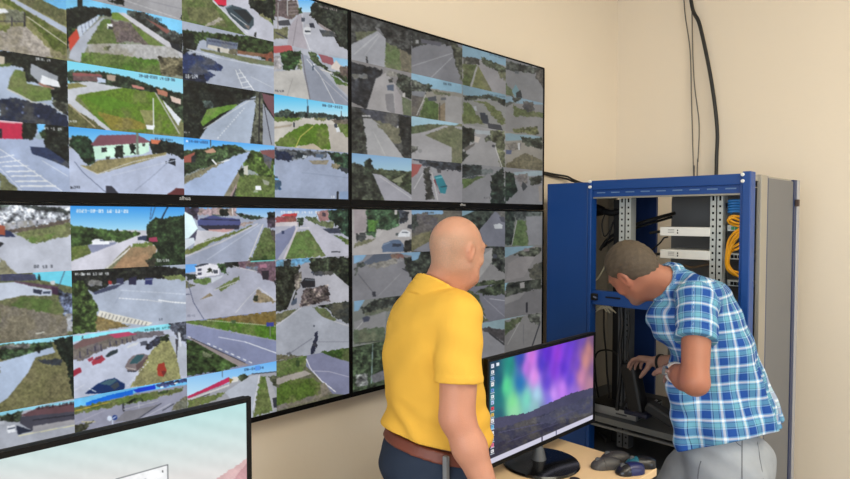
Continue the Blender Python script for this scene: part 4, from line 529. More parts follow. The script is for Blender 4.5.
# mounting rails with square holes
XR = XF+.08
def rail(y0, y1, z0, z1, m, pitch=.0305, two=True):
    b = MB(); bars = [(y0, (y0+y1)/2-.002), ((y0+y1)/2+.002, y1)] if two else [(y0, y1)]
    for bi, (a, c) in enumerate(bars):
        w = c-a; h = .010; x = XR+(.006 if bi == 0 and two else 0); e = (w-h)/2
        b.box((x, a, z0), (x+.003, a+e, z1)); b.box((x, c-e, z0), (x+.003, c, z1)); z = z0
        k = 0
        while z < z1-.02:
            if bi == 0 or not two: zz = z+pitch-h; b.box((x, a+e, z), (x+.003, c-e, zz))
            else: zz = z+(pitch-h if k % 2 == 0 else .006); zz = z+pitch-h; b.box((x, a+e, z), (x+.003, c-e, zz))
            z += pitch; k += 1
    b.box((XR+.009, y0, z0), (XR+.06, y0+.004, z1)); b.box((XR+.009, y1-.004, z0), (XR+.03, y1, z1))
    o = b.build('mounting_rail', m, cab); MB().box((XR+.0105, y0+.004, z0), (XR+.013, y1-.004, z1)).build('hole_shade_sheet', HOLE, o); return o  # black sheet behind the holes stands in for the shade inside them
RYa, RYb = yz(721.5, 260, XR)[0], yz(709.5, 260, XR)[0]
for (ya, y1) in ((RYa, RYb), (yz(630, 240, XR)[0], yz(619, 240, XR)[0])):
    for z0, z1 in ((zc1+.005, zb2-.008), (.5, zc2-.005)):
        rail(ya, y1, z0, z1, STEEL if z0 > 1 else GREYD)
ya, yb = onX(619, 240, XR+.12)[1], onX(613.5, 240, XR+.12)[1]
MB().box((XR+.12, ya, .3), (XR+.16, yb, zb2-.01)).build('depth_post', BLACKP, cab)
XQ = XB-.03
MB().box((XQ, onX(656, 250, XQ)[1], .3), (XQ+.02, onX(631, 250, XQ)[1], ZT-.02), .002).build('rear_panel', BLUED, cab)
MB().box((XQ-.01, YRs+.02, zc2-.1), (XQ, onX(672, 220, XQ)[1], ZT-.035), .002).build('rear_cover', mat('dim_grey_sheet', (122, 122, 121), .6), cab)
MB().box((XQ-.004, YRs+.02, .06), (XQ+.012, onX(668, 350, XQ)[1], zc2-.1)).build('rear_cover', mat('dim_grey_sheet', (104, 104, 104)), cab)
# shelves
XS = XF+.02
def shelf(pxl, pyl, lip):
    z = onX(pxl, pyl, XS)[2]
    b = MB(); b.box((XS, YRs+.03, z-.004), (XB-.06, YLs-.03, z)); o = b.build('shelf', GREYD, cab)
    b = MB(); b.box((XS-.004, YRs+.03, z-.028), (XS, YLs-.03, z+.001)); b.box((XS-.01, YRs+.03, z-lip), (XS+.006, YLs-.03, z-lip+.012), .002); b.build('front_lip', mat('lip_steel', (120, 122, 122), .45, metal=.3), o)
    return z
ZS = shelf(604, 417.5, .052); shelf(650, 467, .04)
# rack units, patch panels, cables
def unit(px0, py0, px1, py1, label):
    X = XR-.006; a, c = onX(px0, py0, X), onX(px1, py1, X)
    t = thing('rack_unit', (X, (a[1]+c[1])/2, (a[2]+c[2])/2-.022), label, 'network unit', 'white units in the rack')
    z1, z0 = max(a[2], c[2]), min(a[2], c[2]); zc = (z0+z1)/2; h = .021
    MB().box((X, c[1], zc-h), (X+.20, a[1], zc+h), .002).build('case', WHITEP, t)
    yy = lambda f: a[1]+(c[1]-a[1])*f
    for k in range(3): MB().box((X-.001, yy(.30), zc-.006+k*.007), (X, yy(.17), zc-.0035+k*.007)).build('printed_line', mat('grey_print', (150, 150, 152), .6), t)
    for k in range(2): MB().box((X-.002, yy(.38), zc-.010+k*.012), (X, yy(.36), zc-.003+k*.012)).build('socket', HOLE, t)
    return t
unit(660, 227.5, 709.5, 236, 'white rack unit, the upper of two side by the perforated rail'); unit(660, 250.5, 709.5, 259, 'white rack unit, the lower of two, just above the leaning man\'s back')
PPX = XF+.13
for py, lab, m in ((228, 'pale patch panel with green connectors behind the upper yellow cables', GREENL), (256, 'pale grey patch panel behind the middle of the yellow cables', STEEL), (282.5, 'pale grey patch panel below the yellow cables', STEEL)):
    a, c = onX(741, py, PPX), onX(723, py, PPX)
    t = thing('patch_bay', (PPX, (a[1]+c[1])/2, a[2]-.02), lab, 'patch bay', 'patch bays in the rack')
    MB().box((PPX, YRs+.03, c[2]-.014), (PPX+.05, RYa-.004, c[2]+.014), .002).build('case', STEEL, t)
    for k in range(5): y = YRs+.05+k*(RYa-YRs-.07)/5; MB().box((PPX-.003, y, c[2]-.008), (PPX, y+.012, c[2]+.007)).build('port', m if m is GREENL else HOLE, t)
def cable(name, pts, r, m, label, cat='cable', group=None, n=8):
    return tag(MB().tube(curve(pts), r, n).build(name, m), label, cat, group)
PX2 = XF+.075
def yc(pts, label, r=.0055):
    return cable('patch_cable', [onX(x, y, PX2+dx) for x, y, dx in pts], r, YELC, label, 'cable', 'yellow patch cables')
yc([(741,221,.05),(733,218,.01),(728,220,0),(731,224,.02),(741,227,.05)], 'topmost yellow patch cable, a short loop above the others')
yc([(741,217,.05),(734,216,.02),(729,218,.01),(733,222,.01),(741,224,.05)], 'second short yellow patch cable loop from the top')
yc([(741,228,.04),(735,232,0),(729,240,-.01),(727,250,-.01),(726,262,-.01),(728,270,0),(734,275,.03)], 'long yellow patch cable hanging furthest left in its bundle')
yc([(741,230,.03),(736,235,-.01),(731,243,-.015),(728,253,-.015),(727,265,-.01),(730,272,.01),(738,276,.04)], 'long yellow patch cable hanging second from the left in its bundle')
yc([(741,233,.03),(737,238,-.01),(733,244,-.012),(730,251,-.012),(728,262,0),(732,270,.02),(740,273,.05)], 'long yellow patch cable hanging third from the left in its bundle')
yc([(742,242,.04),(737,245,0),(732,248,0),(729,252,0),(728,258,.02)], 'yellow patch cable branching right above the middle patch panel')
yc([(742,246,.04),(737,249,.01),(732,251,.01),(729,256,.01),(728,266,.02)], 'yellow patch cable lying under the one branching right')
yc([(741,278,.04),(735,274,.01),(730,270,.0),(728,266,.0)], 'lowest yellow patch cable, curling right above the bottom patch panel')
for k in range(5):
    a = onX(729, 201+k*2.7, PX2+.03); c = onX(742, 201+k*2.7, PX2+.03)
    lab = ['topmost blue cable of the blue bundle at the top of the rack', 'second blue cable from the top of the blue bundle', 'middle blue cable of the blue bundle at the top of the rack', 'second blue cable from the bottom of the blue bundle', 'lowest blue cable of the blue bundle at the top of the rack'][k]
    cable('blue_cable', [a+(.03, 0, -.004), a, (a+c)/2+(0, 0, .003), c], .0058, BLUC, lab, 'cable', 'blue cables bundled in the rack')
cable('dark_patch_lead', [onX(726, 203, PX2+.05), onX(724, 215, PX2+.06), onX(725, 232, PX2+.05), onX(724, 262, PX2+.06), onX(726, 290, PX2+.05)], .008, CABLEB, 'black lead running down between the rail and the yellow cables')
# black plug strip and diagonal leads in the upper compartment
XI = XF+.2
pl = onX(600, 209, XI)
t = thing('power_plug', pl, 'black power plug on a thick lead inside the top left of the rack', 'plug')
q = [onX(x, y, XI) for x, y in ((592, 213), (597, 210), (603, 211), (612, 213), (620, 211))]
MB().tube(q[:3], [.018, .034, .024], 12).build('plug_body', BLACKP, t); MB().tube(curve(q[2:]), .017, 10).build('lead', CABLEB, t)
def lead(pts, X, r, label, m=CABLEB, g='black leads in the rack'):
    return cable('power_lead', [onX(x, y, X+(p_[0] if p_ else 0)) for x, y, *p_ in pts], r, m, label, 'cable', g)
lead([(600,250,0),(607,240),(617,233),(632,226),(650,220),(675,213,.1)], XI+.05, .009, 'thick black lead rising to the right behind the leaning man\'s head')
lead([(603,247,0),(612,240),(625,232),(645,225),(672,217,.1)], XI+.08, .007, 'second black lead rising to the right just under the thick one')
lead([(605,214),(602,224),(604,236),(609,232),(613,222)], XI, .0035, 'thin black lead looping below the black plug')
lead([(608,239),(611,230),(614,220),(615,214)], XI+.02, .003, 'thin black lead standing beside the dark post')
lead([(652,250),(660,243),(664,238),(668,237)], XI+.02, .004, 'thin black lead between the two white rack units')
lead([(650,233),(655,232),(661,231.5)], XI-.08, .007, 'black plugged lead at the left end of the upper white unit')
lead([(650,254),(655,254),(661,254)], XI-.08, .007, 'black plugged lead at the left end of the lower white unit')
lead([(592,282),(598,278),(604,268),(607,262)], XI, .005, 'pale lead curling up above the blue crossbar', PALEW)
lead([(672,262),(690,267),(700,266),(709,264)], XI-.04, .006, 'tan lead lying under the lower white unit', mat('tan_wire', (120, 100, 76), .6))
for k, (dx, dy) in enumerate(((0, 0), (3, 1), (6, -1), (9, 1))):
    lead([(592+dx*.6, 311-dy), (598+dx, 306+dy), (603+dx*.7, 307), (607+dx, 312+dy)], XF+.07, .0035, ['leftmost', 'second', 'third', 'rightmost'][k]+' of four pale wires tied under the blue crossbar', PALEW, 'pale wires under the crossbar')
lead([(604,308),(604,330),(606,352),(607,372),(609,392),(608,408)], XI, .005, 'black lead hanging straight down left of the dark rail')
lead([(594,360),(598,352),(606,350),(614,352),(622,360)], XI-.02, .0045, 'black lead arching over the lower compartment')
lead([(628,310),(629,330),(627,350),(630,372),(628,395),(622,408)], XF+.06, .0065, 'black lead hanging down beside the right of the dark rail')
lead([(621,306),(622,325),(620,345),(621,368),(619,390),(617,410)], XF+.05, .010, 'thick black lead bundled down the dark rail')
lead([(595,310),(594,340),(596,380),(600,405)], XI+.05, .005, 'black lead down the left side of the lower compartment')
lead([(600,433),(606,440),(604,452),(611,462)], XF+.16, .007, 'black lead drooping below the shelf')
# recorder box on the shelf and the black device the man holds
pb = onZ(636, 421.5, ZS+.002); pbl = onZ(605, 414, ZS+.002); pbr = onZ(661, 405, ZS+.002)
t = thing('recorder_box', (pb[0], pb[1], ZS), 'flat silver recorder box with black lid lying on the rack shelf', 'box')
bx1 = min(pbr[0], pb[0]+.30); by1 = pb[1]+.27; hb = .042
MB().box((pb[0], pb[1], ZS), (bx1, by1, ZS+hb), .003).build('case', SILV, t)
MB().box((pb[0]+.004, pb[1]+.004, ZS+hb), (bx1, by1-.004, ZS+hb+.006), .002).build('lid', BLACKP, t)
MB().box((pb[0]+.02, pb[1]-.002, ZS+.006), (bx1-.02, pb[1], ZS+hb-.006)).build('side_vent', GREYD, t)
MB().box((pb[0]+.06, pb[1]-.003, ZS+.012), (pb[0]+.085, pb[1]-.001, ZS+.026)).build('status_light', GREENL, t)
MB().box((pb[0]-.002, pb[1]+.05, ZS+.014), (pb[0], pb[1]+.11, ZS+.022)).build('badge', GREYD, t)
lead([(600,408),(612,411),(628,412),(645,407),(657,400)], XF+.13, .005, 'pale lead lying across the top of the silver recorder box', mat('grey_lead', (150, 150, 150), .5))
lead([(590,398),(600,402),(612,405),(630,403)], XF+.2, .010, 'thick black lead lying behind the silver recorder box')
# cables on the walls
WX = XC-.03
cable('riser_cable', [V3_(WX, onX(688, 0, WX)[1]+.02, ZC), onX(691, 0, WX), onX(700, 26, WX), onX(711, 79, WX), onX(717, 127, WX), onX(716.5, 160, WX), onX(716, 190, WX), V3_(XC-.04, onX(716, 190, WX)[1], .03)], .011, CABLEB, 'thick black cable hanging down the cream wall behind the rack')
cable('thin_wire', [V3_(WX, onX(683, 0, WX)[1], ZC), onX(684, 0, WX+.01), onX(690, 50, WX+.012), onX(691.5, 100, WX+.01), onX(693.5, 173, WX), onX(694, 190, WX), V3_(WX, onX(694, 190, WX)[1], .02)], .0035, mat('grey_wire', (88, 84, 80), .5), 'thin grey wire on the cream wall, leftmost of the hanging cables')
cable('thin_wire', [V3_(WX, onX(690.5, 0, WX)[1], ZC), onX(692, 13, WX+.01), onX(694, 79, WX+.012), onX(699, 123, WX+.01), onX(698, 160, WX), onX(697, 190, WX), V3_(WX, onX(697, 190, WX)[1]-.01, .02)], .0035, mat('grey_wire', (88, 84, 80)), 'thin grey wire on the cream wall, between the leftmost wire and the thick cable')
for k in range(2):
    o = k*1.6
    cable('display_cable', [onY(538, 172+o, WALL_Y-.012), onY(545, 172.5+o, WALL_Y-.014), onY(555, 174.5+o*1.3, WALL_Y-.016), onY(567, 176.5+o*1.5, WALL_Y-.03), onY(574, 180+o, WALL_Y-.06), (XF+.36, YLs-.03-k*.03, ZT+.004), (XF+.42, YLs-.08-k*.03, ZT+.003)], .006, CABLEB, ['upper', 'lower'][k]+' black cable running from the wall display to the rack along the wall', 'cable', 'black cables from the displays')
# ------------------------------------------------------------------ people: implicit surfaces meshed with surface nets
def V3(*a): return np.array(a, float)
def unit_(v): v = np.asarray(v, float); return v/np.linalg.norm(v)
class Field:
    def __init__(s, lo, hi, h):
        s.lo = np.array(lo, float); s.h = h; s.n = np.ceil((np.array(hi)-s.lo)/h).astype(int)+1
        s.f = np.full(s.n, 1.0, np.float32); s.ax = [s.lo[i]+h*np.arange(s.n[i]) for i in range(3)]
    def sub(s, lo, hi):
        a = np.clip(np.floor((np.array(lo)-s.lo)/s.h).astype(int), 0, s.n-1); b = np.clip(np.ceil((np.array(hi)-s.lo)/s.h).astype(int)+1, 1, s.n)
        sl = tuple(slice(a[i], max(a[i]+1, b[i])) for i in range(3))
        X = s.ax[0][sl[0]][:, None, None]; Y = s.ax[1][sl[1]][None, :, None]; Z = s.ax[2][sl[2]][None, None, :]
        return sl, X, Y, Z
    def merge(s, sl, d, k, mode='u'):
        a = s.f[sl]
        if mode == 'u':
            if k > 0: h = np.maximum(k-np.abs(a-d), 0)/k; s.f[sl] = np.minimum(a, d)-h*h*k*.25
            else: s.f[sl] = np.minimum(a, d)
        else:
            d = -d; h = np.maximum(k-np.abs(a-d), 0)/k if k > 0 else 0; s.f[sl] = np.maximum(a, d)+(h*h*k*.25 if k > 0 else 0)
    def cap(s, a, b, ra, rb, k=.02, t=0, mode='u'):
        a, b = np.array(a, float), np.array(b, float); ra += t; rb += t; m = max(ra, rb)+k+.03
        sl, X, Y, Z = s.sub(np.minimum(a, b)-m, np.maximum(a, b)+m); ba = b-a
        px, py, pz = X-a[0], Y-a[1], Z-a[2]; h = np.clip((px*ba[0]+py*ba[1]+pz*ba[2])/max(1e-9, ba@ba), 0, 1)
        d = np.sqrt((px-ba[0]*h)**2+(py-ba[1]*h)**2+(pz-ba[2]*h)**2)-(ra+(rb-ra)*h); s.merge(sl, d.astype(np.float32), k, mode)
    def ell(s, c, r, R=None, k=.03, t=0, mode='u'):             # R: rows are the three axes
        c = np.array(c, float); r = np.array(r, float)+t; R = np.eye(3) if R is None else np.array(R); m = r.max()+k+.03
        sl, X, Y, Z = s.sub(c-m, c+m); p = [X-c[0], Y-c[1], Z-c[2]]
        q = [p[0]*R[i][0]+p[1]*R[i][1]+p[2]*R[i][2] for i in range(3)]
        k0 = np.sqrt(sum((q[i]/r[i])**2 for i in range(3))); k1 = np.sqrt(sum((q[i]/r[i]**2)**2 for i in range(3)))+1e-6
        s.merge(sl, (k0*(k0-1)/k1).astype(np.float32), k, mode)
    def plane(s, p, n, k=0):                                     # keep the side the normal points away from
        p = np.array(p, float); n = unit_(n); X, Y, Z = s.ax[0][:, None, None], s.ax[1][None, :, None], s.ax[2][None, None, :]
        s.f = np.maximum(s.f, ((X-p[0])*n[0]+(Y-p[1])*n[1]+(Z-p[2])*n[2]).astype(np.float32))
    def wave(s, fn):
        X, Y, Z = s.ax[0][:, None, None], s.ax[1][None, :, None], s.ax[2][None, None, :]
        near = np.abs(s.f) < .05; s.f = np.where(near, s.f+fn(X, Y, Z).astype(np.float32), s.f)
    def copy(s): o = object.__new__(Field); o.__dict__.update(s.__dict__); o.f = s.f.copy(); return o
    def mesh(s, name):
        f = s.f; f[0], f[-1], f[:, 0], f[:, -1], f[:, :, 0], f[:, :, -1] = 1, 1, 1, 1, 1, 1
        g = f < 0; n = np.array(f.shape)-1; cnt = np.zeros(n, np.int8)
        for i in (0, 1):
            for j in (0, 1):
                for k in (0, 1): cnt += g[i:n[0]+i, j:n[1]+j, k:n[2]+k]
        I, J, K = np.nonzero((cnt > 0) & (cnt < 8)); vid = np.full(n, -1, np.int64); vid[I, J, K] = np.arange(len(I))
        cv = {(i, j, k): f[I+i, J+j, K+k] for i in (0, 1) for j in (0, 1) for k in (0, 1)}
        acc = np.zeros((len(I), 3)); num = np.zeros(len(I))
        for a in cv:
            for d in range(3):
                if a[d] == 0:
                    b = list(a); b[d] = 1; va, vb = cv[a], cv[tuple(b)]; x = (va < 0) != (vb < 0)
                    t = np.where(x, va/np.where(x, va-vb, 1), 0); p = np.array(a, float)[None].repeat(len(I), 0); p[:, d] = t; acc[x] += p[x]; num[x] += 1
        P3 = s.lo+s.h*(np.stack([I, J, K], 1)+acc/num[:, None]); quads = []
        for d in range(3):
            o = [x for x in range(3) if x != d]; lo = [slice(None)]*3; hi = [slice(None)]*3; lo[d] = slice(0, -1); hi[d] = slice(1, None)
            A, B = g[tuple(lo)], g[tuple(hi)]; c = np.array(np.nonzero(A != B))
            ok = (c[o[0]] > 0) & (c[o[1]] > 0) & (c[o[0]] < n[o[0]]) & (c[o[1]] < n[o[1]]); c = c[:, ok]; fl = A[tuple(c)]
            def at_(u, v): q = c.copy(); q[o[0]] -= u; q[o[1]] -= v; return vid[tuple(q)]
            q = np.stack([at_(1, 1), at_(0, 1), at_(0, 0), at_(1, 0)], 1)
            if d == 1: fl = ~fl
            q = np.where(fl[:, None], q, q[:, ::-1]); quads.append(q)
        q = np.concatenate(quads); q = q[(q >= 0).all(1)]
        for it in range(2):                                      # light relaxation
            e = np.concatenate([q[:, [0, 1]], q[:, [1, 2]], q[:, [2, 3]], q[:, [3, 0]]]); sm = np.zeros_like(P3); ct = np.zeros(len(P3))
            np.add.at(sm, e[:, 0], P3[e[:, 1]]); np.add.at(sm, e[:, 1], P3[e[:, 0]]); np.add.at(ct, e[:, 0], 1); np.add.at(ct, e[:, 1], 1)
            P3 = P3*.55+.45*sm/np.maximum(ct, 1)[:, None]
        me = bpy.data.meshes.new(name); me.vertices.add(len(P3)); me.vertices.foreach_set('co', P3.ravel()); me.loops.add(q.size); me.loops.foreach_set('vertex_index', q.ravel())
        me.polygons.add(len(q)); me.polygons.foreach_set('loop_start', np.arange(len(q))*4); me.update(calc_edges=True); me.validate()
        return me, P3
def fcolor(me, name, val):
    a = me.color_attributes.new(name, 'FLOAT_COLOR', 'POINT'); v = np.clip(val, 0, 1); a.data.foreach_set('color', np.stack([v, v, v, np.ones_like(v)], 1).ravel())
def vec_attr(me, name, val):
    a = me.attributes.new(name, 'FLOAT_VECTOR', 'POINT'); a.data.foreach_set('vector', np.asarray(val, np.float32).ravel())
def hand(F, w, d, nrm, side, curl, spread=.012, s=1.0, thumb=None):
    """wrist point, pointing direction, palm normal, thumb side; curl in radians per joint for the four fingers"""
    d, nrm = unit_(d), unit_(nrm); nrm = unit_(nrm-d*(nrm@d)); th = unit_(np.cross(d, nrm)); th = th if th@np.array(side) > 0 else -th
    kn = []
    for i, (o, L) in enumerate(((.030, .082), (.010, .090), (-.010, .085), (-.029, .070))):
        base = w+d*(.088-abs(i-1)*.004)*s+th*o*s; F.cap(w+d*.015*s+th*o*.55*s, base, .014*s, .0125*s, .012); kn.append((base, L))
    F.ell(w+d*.048*s, (.040*s, .046*s, .015*s), np.array([th, d, nrm]), .012)
    for i, (b, L) in enumerate(kn):
        a = 0; p = b; c = curl[i] if hasattr(curl, '__len__') else curl
        for j, fr in enumerate((.44, .31, .25)):
            a += c*(.8, 1.0, .7)[j]; q = p+(d*math.cos(a)+nrm*math.sin(a)+th*(.15-.1*i)*.5)*L*fr*s; F.cap(p, q, (.0098-.001*j)*s, (.0090-.001*j)*s, .004); p = q
    t0 = w+d*.022*s+th*.024*s; 
    td = unit_(d*.62+th*.72+nrm*.35) if thumb is None else unit_(thumb); t1 = t0+td*.040*s; td2 = unit_(td*.7+d*.5+nrm*.25) if thumb is None else unit_(td*.9+d*.25); t2 = t1+td2*.032*s; t3 = t2+td2*.024*s
    F.cap(t0, t1, .016*s, .0125*s, .010); F.cap(t1, t2, .0115*s, .0105*s, .004); F.cap(t2, t3, .0105*s, .0085*s, .004)
def head(F, c, R, s=.93, bald=True):
    """R rows: right, face direction, up.  c: centre at eye height"""
    R = np.array(R); L = lambda x, y, z: c+(R.T@np.array([x, y, z]))*s
    E = lambda p, r, k=.02, m='u': F.ell(L(*p), np.array(r)*s, R, k*s, 0, m)
    K = lambda p, q, ra, rb, k=.015, m='u': F.cap(L(*p), L(*q), ra*s, rb*s, k*s, 0, m)
    E((0, -.018, .035), (.078, .100, .086), .0); E((0, -.045, .0), (.070, .072, .072), .04); E((0, .035, -.028), (.064, .060, .092), .04)
    K((-.052, .002, -.062), (-.020, .066, -.100), .022, .022, .03); K((.052, .002, -.062), (.020, .066, -.100), .022, .022, .03); E((0, .074, -.104), (.026, .024, .020), .02)
    K((-.036, .083, .022), (.036, .083, .022), .013, .013, .02)
    for x in (-.033, .033):
        E((x, .094, .0), (.020, .014, .013), .012, 's'); E((x, .080, .0), (.0135, .0125, .0125), .004); K((x*1.3, .068, -.035), (x*1.0, .080, -.028), .018, .016, .02)
        K((x-.012, .0895, .0065), (x+.012, .0895, .0065), .004, .004, .004)
        sx = 1 if x > 0 else -1; E((sx*.079, -.010, -.006), (.011, .020, .034), .008); E((sx*.088, -.006, -.003), (.006, .010, .018), .006, 's'); K((sx*.082, -.020, .016), (sx*.084, -.024, -.008), .006, .006, .006); E((sx*.077, -.002, -.034), (.007, .009, .010), .008)
    K((0, .092, .008), (0, .114, -.030), .009, .0125, .012); E((-.014, .101, -.033), (.010, .012, .009), .008); E((.014, .101, -.033), (.010, .012, .009), .008)
    F.face = (L, R, s)
    K((-.022, .090, -.064), (.022, .090, -.064), .0065, .0065, .008); K((-.019, .088, -.074), (.019, .088, -.074), .0075, .0075, .008); K((-.026, .0975, -.069), (.026, .0975, -.069), .0025, .0025, .003, 's')
    return L
def eyes(F, par, browm):
    L, R, s = F.face; f = R[1]
    for x in (-.033, .033):
        c = L(x, .0825, .0); MB().lathe([(0, -.0125*s)]+[(.0125*s*math.sin(a), -.0125*s*math.cos(a)) for a in [math.pi*k/10 for k in range(1, 10)]]+[(0, .0125*s)], c, 16).build('eyeball', mat('eye_white', (226, 220, 212), .25), par)
        p = c+f*.0112*s; MB().tube([p, p+f*.0022], [.006*s, .005*s], 14).build('iris', mat('iris_brown', (62, 48, 40), .2), par)
        MB().tube(curve([L(x-.017, .0925, .026), L(x, .0965, .030), L(x+.017, .0925, .026)]), .0034*s, 8).build('eyebrow', browm, par)
def skin_mat(name, col, hair=None):
    m = mat(name, col, .48, var=.10, vscale=22, bump=.12, bscale=260, sss=.12, spec=.4); nt = m.node_tree; b = nt.nodes['Principled BSDF']
    src = b.inputs['Base Color'].links[0].from_socket
    for attr, c, noisy in (('ruddy', (196, 118, 96), 0), ('stubble', hair, 1)):
        if c is None: continue
        a = nt.nodes.new('ShaderNodeAttribute'); a.attribute_name = attr; mx = nt.nodes.new('ShaderNodeMix'); mx.data_type = 'RGBA'; mx.inputs[7].default_value = rgb(*c)
        fac = a.outputs['Fac']
        if noisy:
            n = nt.nodes.new('ShaderNodeTexNoise'); n.inputs['Scale'].default_value = 240; mm = nt.nodes.new('ShaderNodeMath'); mm.operation = 'MULTIPLY'
            tc = nt.nodes.new('ShaderNodeTexCoord'); nt.links.new(tc.outputs['Object'], n.inputs['Vector']); nt.links.new(fac, mm.inputs[0]); nt.links.new(n.outputs['Fac'], mm.inputs[1]); fac = mm.outputs[0]
        nt.links.new(fac, mx.inputs[0]); nt.links.new(src, mx.inputs[6]); src = mx.outputs[2]
    nt.links.new(src, b.inputs['Base Color']); return m
def cloth_mat(name, col, **k): return mat(name, col, k.pop('rough', .85), bump=k.pop('bump', .25), bscale=k.pop('bscale', 420), var=k.pop('var', .05), vscale=k.pop('vscale', 14), spec=.15)
def sstep(a, b, x): t = np.clip((x-a)/(b-a), 0, 1); return t*t*(3-2*t)
H = .0042

# ---------- man in the yellow polo shirt
th = math.radians(60); Fv = FWH*math.cos(th)+LAT*math.sin(th); Rv = LAT*math.cos(th)-FWH*math.sin(th); Uz = V3(0, 0, 1)
B0 = at(434.5, 300, 1.98)*V3(1, 1, 0)
c = lambda x, y, z: B0+Rv*x+Fv*y+Uz*z
tw = thing('person', B0, 'bald man in a yellow polo shirt and dark jeans, standing with his back turned', 'person')
lo = B0+V3(-.45, -.45, -.01); hi = B0+V3(.55, .45, 1.76)
elb, wri = at(457, 417, 1.76), at(490, 497, 1.72); shR = at(459, 317, 1.80); shL = c(-.165, .01, 1.35); elL, wrL = c(-.245, .03, 1.10), c(-.21, .13, .87)
hc = at(459, 249, 1.93); hf = math.radians(53); hF = unit_(FWH*math.cos(hf)+LAT*math.sin(hf)-Uz*.16); hR = unit_(np.cross(hF, Uz)); hU = np.cross(hR, hF)
def torso(F, t=0, shoulders=True):
    F.ell(c(0, .0, .91), (.172, .130, .13), [Rv, Fv, Uz], .05, t); F.ell(c(0, .018, 1.05), (.170, .135, .17), [Rv, Fv, Uz], .08, t); F.ell(c(0, -.01, 1.235), (.172, .122, .19), [Rv, Fv, Uz], .08, t)
    F.cap(c(-.05, -.035, 1.305), c(.10, -.05, 1.33), .074, .080, .06, t)
    F.cap(c(-.118, .0, 1.345), shR*.85+c(0, 0, 1.36)*.15, .070, .070, .05, t)
    F.cap(c(-.09, -.005, 1.355), c(-.02, -.015, 1.43), .05, .050, .05, t); F.cap(c(.12, -.01, 1.37), c(.02, -.015, 1.43), .05, .050, .05, t)
nb = c(.005, -.015, 1.40)
def neck(F, t=0, k=.03): F.cap(nb, hc-hU*.055-hF*.030, .058, .054, k, t)
Fb = Field(lo, hi, H)
torso(Fb, -.004); head(Fb, hc, [hR, hF, hU], .84); neck(Fb); Fb.cap(nb+Fv*.02, hc-hU*.085+hF*.02, .05, .045, .03)
for a, b_, e in ((shR, elb, wri), (shL, elL, wrL)):
    F_ = Fb; F_.cap(a, b_, .058, .048, .03); F_.cap(a*.45+b_*.55+Fv*.006, b_, .050, .046, .02); m_ = b_*.62+e*.38; F_.cap(b_, m_, .047, .049, .02); F_.cap(m_, e, .048, .032, .02)
hand(Fb, wri, wri-elb, -Rv, Fv, .35); hand(Fb, wrL, wrL-elL, Rv, Fv, .4)
hips = [c(s*.090, .0, .88) for s in (-1, 1)]; knee = [c(s*.098, .03, .48) for s in (-1, 1)]; ank = [c(s*.10, -.015, .085) for s in (-1, 1)]
def legs(F, t=0):
    for i in (0, 1): F.cap(hips[i], knee[i], .088, .060, .03, t); F.cap(knee[i], ank[i], .056, .040, .03, t); F.cap(knee[i]*.65+ank[i]*.35-Fv*.02, ank[i], .052, .036, .03, t)
legs(Fb)
for a_ in ank: Fb.cap(a_-Uz*.03-Fv*.02, a_-Uz*.05+Fv*.13, .035, .028, .03)
me, P3 = Fb.mesh('body'); loc = (P3-hc)@np.array([hR, hF, hU]).T
ear = np.exp(-(((np.abs(loc[:, 0])-.075)/.02)**2+((loc[:, 1]+.01)/.03)**2+((loc[:, 2]+.01)/.04)**2))
fcolor(me, 'stubble', .95*sstep(.055, .02, loc[:, 2])*sstep(-.105, -.05, loc[:, 2])*sstep(.03, -.005, loc[:, 1])*(1-ear))
fcolor(me, 'ruddy', .35*ear+.22*sstep(-.03, -.08, loc[:, 2])+.25*np.exp(-(np.linalg.norm(P3-elb, axis=1)/.05)**2)+.12*sstep(.08, .11, loc[:, 2]))
link_mesh('body', me, skin_mat('skin_fair', (188, 141, 118), (150, 128, 108)), tw, smooth=True); eyes(Fb, tw, mat('brow_hair', (120, 100, 80), .7))
# shirt
YEL = cloth_mat('yellow_pique', (228, 180, 74), bump=.3, bscale=600, var=.04)
Fs = Field(lo+V3(0, 0, .80), hi-V3(0, 0, .22), H)
torso(Fs, .012); Fs.ell(c(0, -.005, .985), (.178, .150, .10), [Rv, Fv, Uz], .05, .010); Fs.ell(c(.02, -.045, 1.17), (.150, .092, .18), [Rv, Fv, Uz], .06, .010)
def fold(X, Y, Z):
    u = (X-B0[0])*Rv[0]+(Y-B0[1])*Rv[1]; v = (X-B0[0])*Fv[0]+(Y-B0[1])*Fv[1]
    low = np.clip((1.14-Z)/.16, 0, 1); mid = np.exp(-((Z-1.2)/.12)**2)
    return .0065*low*np.sin(75*Z+9*u+3*np.sin(16*u+8*v))+.0050*low*np.sin(38*u-28*Z+20*v)+.0055*mid*np.sin(34*u-16*Z+3*np.sin(12*Z))*np.clip(-v*12, 0, 1)+.0015*np.sin(26*Z+30*u)
Fs.wave(fold)
TILT = unit_(Uz+.24*Fv); hemp = c(0, 0, .972); Fs.plane(hemp, -TILT)
